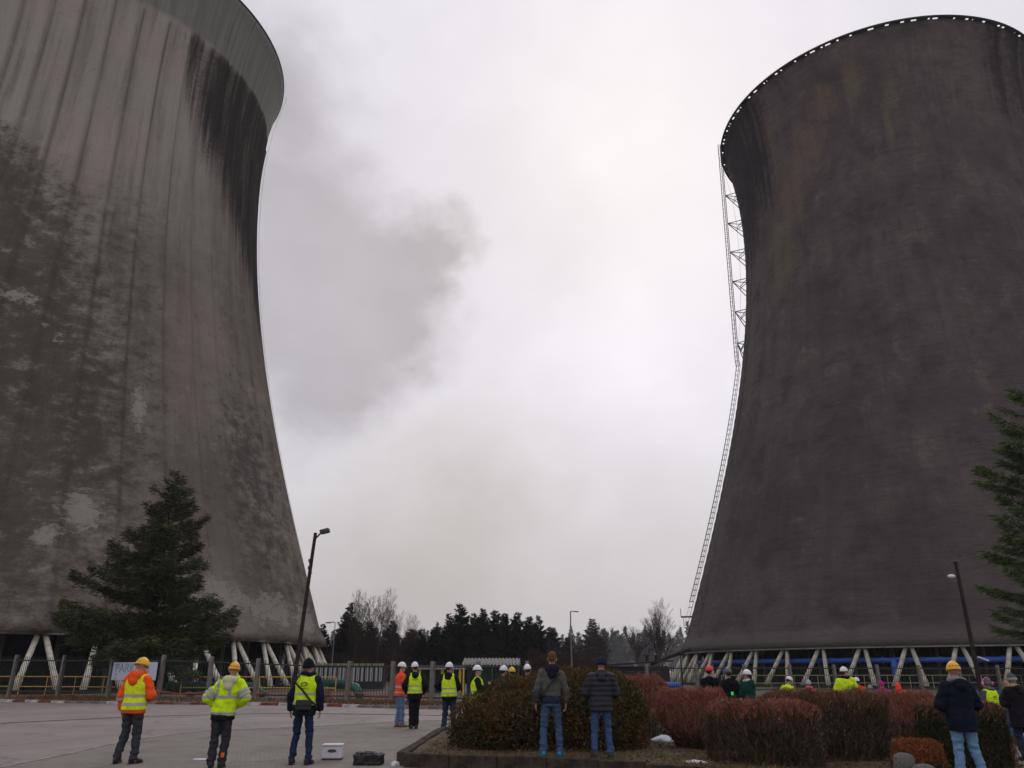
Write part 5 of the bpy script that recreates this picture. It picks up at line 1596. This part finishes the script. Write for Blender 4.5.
# group behind them
person('person in orange-red jacket, white helmet, jeans and tan boots, turned sideways', -3.43, 26.0, 1.80, rot=-62, arms=('front', 'cross'), head=(-8, -6), hat='helmet', hatc=WHITE_H, jacket=(.80, .09, .035), thick=.045, hem=.84, bands=((1.08, 1.12), (.93, .965)), trousers=(.12, .17, .27), shoes=(.33, .17, .06), near=False, feet=((-.12, 0, 10), (.14, .05, -10)))
person('person in lime vest over black, white helmet, beside the one in orange', -2.90, 25.2, 1.80, rot=8, arms=('pocket', 'pocket'), head=(12, 0), hat='helmet', hatc=WHITE_H, jacket=BLACK, hem=.78, thick=.04, hood='self', vest=NEON, vest_hem=.93, bands=((1.12, 1.16), (1.0, 1.035)), trousers=BLACK, near=False, prints=words, feet=((-.07, 0, 8), (.07, 0, -8)))
person('person in lime vest and white helmet just left of the broad evergreen bush', -1.78, 24.0, 1.78, rot=-6, arms=('wide', 'front'), head=(-22, 0), hat='helmet', hatc=WHITE_H, jacket=BLACK, hem=.80, thick=.045, hood='self', vest=NEON, vest_hem=.90, bands=((1.09, 1.125), (.965, 1.0)), trousers=(.02, .035, .08), near=False, feet=((-.13, 0, 8), (.12, .08, -8)))
person('person in lime vest and white helmet facing right behind the bush edge', -.95, 22.5, 1.69, rot=-82, arms=('front', 'phone'), head=(0, 0), hat='helmet', hatc=WHITE_H, jacket=BLACK, hem=.84, thick=.04, hood='self', vest=NEON, bands=VB, trousers=NAVY, near=False)
person('person whose white helmet shows over the bush, close to a yellow one', -.24, 23.0, 1.69, rot=-40, arms=('phone', 'phone'), hat='helmet', hatc=WHITE_H, jacket=(.05, .05, .06), near=False)
person('person whose yellow helmet shows over the bush', .02, 23.6, 1.65, rot=20, arms=('front', 'front'), hat='helmet', hatc=(.75, .42, .03), jacket=BLACK, near=False)
person('person whose lone white helmet shows over the bush by the bomber-jacketed man', .44, 23.0, 1.72, rot=0, arms=('front', 'front'), hat='helmet', hatc=WHITE_H, jacket=(.04, .04, .05), near=False)
# two men on the bed kerb
p10 = person('bareheaded man in grey-green bomber jacket and jeans at the bed kerb', .69, 14.95, 1.71, rot=2, z=.205, arms=('hang', 'hang'), feet=((-.16, 0, 6), (.15, .02, -18)), head=(-10, -4), hat=None, hair=(.12, .055, .028),
             jacket=(.085, .092, .080), hem=.99, thick=.024, hood=NAVY, fit=.85, trousers=(.050, .088, .165), shoes=(.02, .22, .42), lowmat=((.02, .028, .05), .88))
person('man in navy quilted puffer jacket, knit cap and jeans at the bed kerb', 1.55, 14.80, 1.62, rot=-2, z=.20, arms=('front', 'front'), feet=((-.15, 0, 8), (.15, .0, -10)), head=(0, -8), hat='beanie', hatc=(.014, .018, .035),
       jacket=(.013, .014, .022), hem=.80, thick=.060, style='puffer', hood='self', fit=.87, trousers=(.045, .085, .175), shoes=(.03, .022, .018))
# onlookers behind the hedges
person('person in red helmet and black jacket behind the rounded red-brown hedge', 5.19, 22.0, 1.68, rot=-25, arms=('phone', 'phone'), head=(-20, 0), hat='helmet', hatc=(.75, .045, .03), jacket=BLACK, thick=.055, hood='self', near=False)
person('person in black helmet and black jacket between a red and a white helmet', 5.56, 21.5, 1.63, rot=5, arms=('wide', 'wide'), hat='helmet', hatc=(.10, .10, .105), jacket=BLACK, thick=.05, hood='self', near=False)
person('person in white helmet, pale scarf and dark green jacket behind the hedges', 6.02, 21.5, 1.58, rot=35, arms=('phone', 'phone'), head=(10, 0), hat='helmet', hatc=WHITE_H, jacket=(.008, .045, .040), thick=.05, hood='self', collar=(.55, .50, .45), near=False)
person('stooping person in lime jacket and white helmet behind the long hedge', 7.80, 24.0, 1.42, rot=-50, arms=('front', 'front'), lean=(.10, .12), head=(-10, -25), hat='helmet', hatc=WHITE_H, jacket=NEON, thick=.05, near=False)
person('small person in grey knit hat and pink scarf behind the long hedge', 8.46, 24.0, 1.34, rot=0, hat='beanie', hatc=(.36, .36, .38), jacket=(.55, .06, .12), collar=(.62, .12, .20), near=False)
person('tall person in lime vest and white helmet, standing above the long hedge', 9.50, 24.0, 1.66, rot=-18, arms=('front', 'front'), head=(-45, 0), hat='helmet', hatc=WHITE_H, jacket=NEON, thick=.06, collar=BLACK, near=False)
person('person in red jacket and white helmet beside the tall one in lime', 10.08, 24.6, 1.38, rot=-5, hat='helmet', hatc=WHITE_H, jacket=(.70, .06, .03), thick=.05, hood='self', near=False)
person('small person in grey hat beside the magenta hat behind the hedge', 10.72, 25.2, 1.19, rot=0, hat='beanie', hatc=(.25, .25, .28), jacket=(.2, .2, .22), near=False)
person('small person in magenta knit hat behind the hedge', 11.02, 25.0, 1.30, rot=0, hat='beanie', hatc=(.42, .02, .22), jacket=(.35, .02, .18), near=False)
person('small person with an orange-red hood up behind the hedge', 11.19, 24.4, 1.25, rot=-30, hat='hood', hatc=(.80, .07, .03), jacket=(.80, .07, .03), thick=.06, near=False)
# right foreground
person('man in long navy parka, yellow helmet and pale jeans before the dark green hedge', 6.95, 13.2, 1.70, rot=-3, arms=('front', 'front'), feet=((-.15, .03, 6), (.17, -.03, -8)), head=(-6, -6), hat='climb', hatc=(.80, .42, .02), jacket=(.007, .010, .019), hem=.74, thick=.055, flare=.05, hood='self', collar=(.20, .20, .215), trousers=(.15, .25, .40))
person('person in lime vest, grey knit hat and pink earmuff behind the dark green hedge', 10.45, 18.5, 1.42, rot=10, arms=('front', 'front'), head=(10, 0), hat='beanie', hatc=(.11, .105, .12), tail=(.13, .12, .14), jacket=(.07, .065, .08), thick=.05, collar=(.12, .115, .13), vest=NEON, vest_hem=.80, prints=emblem2)
person('bareheaded person in blue jacket facing the camera at the right edge', 11.75, 20.0, 1.41, rot=165, arms=('front', 'front'), head=(0, 0), hat=None, hair=(.16, .08, .04), jacket=(.03, .08, .16), near=False)
person('person in long dark coat with fur-edged hood, cut off by the right edge', 9.78, 16.4, 1.53, rot=6, arms=('phone', 'phone'), head=(-8, -4), hat='beanie', hatc=(.09, .09, .095), tail=(.30, .29, .28), jacket=(.014, .011, .015), hem=.66, thick=.06, flare=.03, hood='self', collar=(.34, .24, .16), trousers=(.02, .03, .05), shoes=(.03, .05, .06))
# pink earmuff
bm = bmesh.new(); ball(bm, (10.345, 18.49, 1.345), (.025, .038, .042), 2); sweep(bm, [(10.36 + .09 * (1 - math.cos(a)), 18.5, 1.36 + .115 * math.sin(a)) for a in np.linspace(0, math.pi, 9)], .008, 5); ball(bm, (10.555, 18.49, 1.345), (.025, .038, .042), 2)
tag(obj('earmuffs', bm, plain('pink', (.75, .22, .38), .8), smooth=True), 'pink earmuffs worn over a grey knit hat', 'earmuffs')
# green lamp on the black jacket
bm = bmesh.new(); box(bm, (-.03, -.012, -.04), (.03, .012, .04)); bevel(bm, .008, 1)
em, t, p = new_mat('green_light'); p.inputs['Base Color'].default_value = (.02, .5, .08, 1); p.inputs['Emission Color'].default_value = (.02, .9, .15, 1); p.inputs['Emission Strength'].default_value = .35
tag(obj('clip_light', bm, em, loc=(5.55, 21.28, 1.07)), 'small lit green clip light on the black-helmeted person', 'light')


def shoulder_bag(label, x, y, z, s_, rot, side, thick, bagw, bagc, drop, strapw=.018, zoff=0.0):
    """cross-body strap round the torso with a bag at the hip"""
    root = tag(empty('shoulder_bag', (x, y, z), R(rot), s_), label, 'bag', 'shoulder bags')
    bm = bmesh.new(); pts = []
    for k in range(41):
        a = 2 * math.pi * k / 40
        u = math.cos(a)                       # 1 at shoulder, -1 at hip
        zz = 1.235 + .21 * u - drop * max(0, -u) * .3
        T = np.array(TORSO); zc = min(max(zz, .86), 1.44)
        rx, ry = np.interp(zc, T[:, 0], T[:, 1]) + thick, np.interp(zc, T[:, 0], T[:, 2]) + thick
        if u > .80: rx *= .62
        xx = -side * u * rx * 1.05; yy = math.sin(a) * ry * 1.09
        pts.append(Vector((xx, yy, zz + zoff + (.05 if u > .8 else 0))))
    prev = None
    for i, q in enumerate(pts):
        d = (pts[(i + 1) % 40] - pts[i - 1 if i else 39]).normalized(); o_ = Vector((q.x, q.y, 0)).normalized(); s2 = d.cross(o_).normalized() * strapw
        cur = [bm.verts.new(q + s2), bm.verts.new(q - s2), bm.verts.new(q - s2 + o_ * .006), bm.verts.new(q + s2 + o_ * .006)]
        if prev:
            for k in range(4): bm.faces.new((prev[k], cur[k], cur[(k + 1) % 4], prev[(k + 1) % 4]))
        prev = cur
    obj('strap', bm, cloth((.010, .010, .012), .6), root)
    bm = bmesh.new(); w_, h_, d_ = bagw; c_ = bagc
    box(bm, (c_[0] - w_ / 2, c_[1] - d_ / 2, c_[2] - h_ / 2), (c_[0] + w_ / 2, c_[1] + d_ / 2, c_[2] + h_ / 2)); bevel(bm, .02, 2); bo = obj('pouch', bm, cloth((.014, .014, .018), .5), root)
    bm = bmesh.new(); box(bm, (c_[0] - w_ / 2 + .01, c_[1] - d_ / 2 - .012, c_[2] - h_ * .05), (c_[0] + w_ / 2 - .01, c_[1] - d_ / 2 - .001, c_[2] + h_ / 2 - .01)); bevel(bm, .004, 1); obj('flap', bm, cloth((.018, .018, .022), .5), bo)


shoulder_bag('black bag slung across the back of the man in black knit cap', -3.85, 15.76, .011, 1.79 / 1.75, -4, 1, .075, (.28, .17, .08), (.05, -.225, .985), .25)
shoulder_bag('black bag slung from the shoulder of the bomber-jacketed man', .69, 14.95, .205, 1.71 / 1.75, 2, -1, .05, (.12, .20, .20), (-.285, -.02, 1.0), .2)

# ================================================================== damp air
bm = bmesh.new(); box(bm, (-1220, -70, -1.0), (1220, 1240, 93))
hz_m = bpy.data.materials.new('damp_air'); hz_m.use_nodes = True
nt = hz_m.node_tree; nt.nodes.clear()
pv = nt.nodes.new('ShaderNodeVolumePrincipled'); pv.inputs['Color'].default_value = (.93, .93, .97, 1); pv.inputs['Density'].default_value = .0002
mo = nt.nodes.new('ShaderNodeOutputMaterial'); nt.links.new(pv.outputs[0], mo.inputs['Volume'])
tag(obj('haze', bm, hz_m), 'thin damp haze hanging over the whole site', 'haze', kind='stuff')
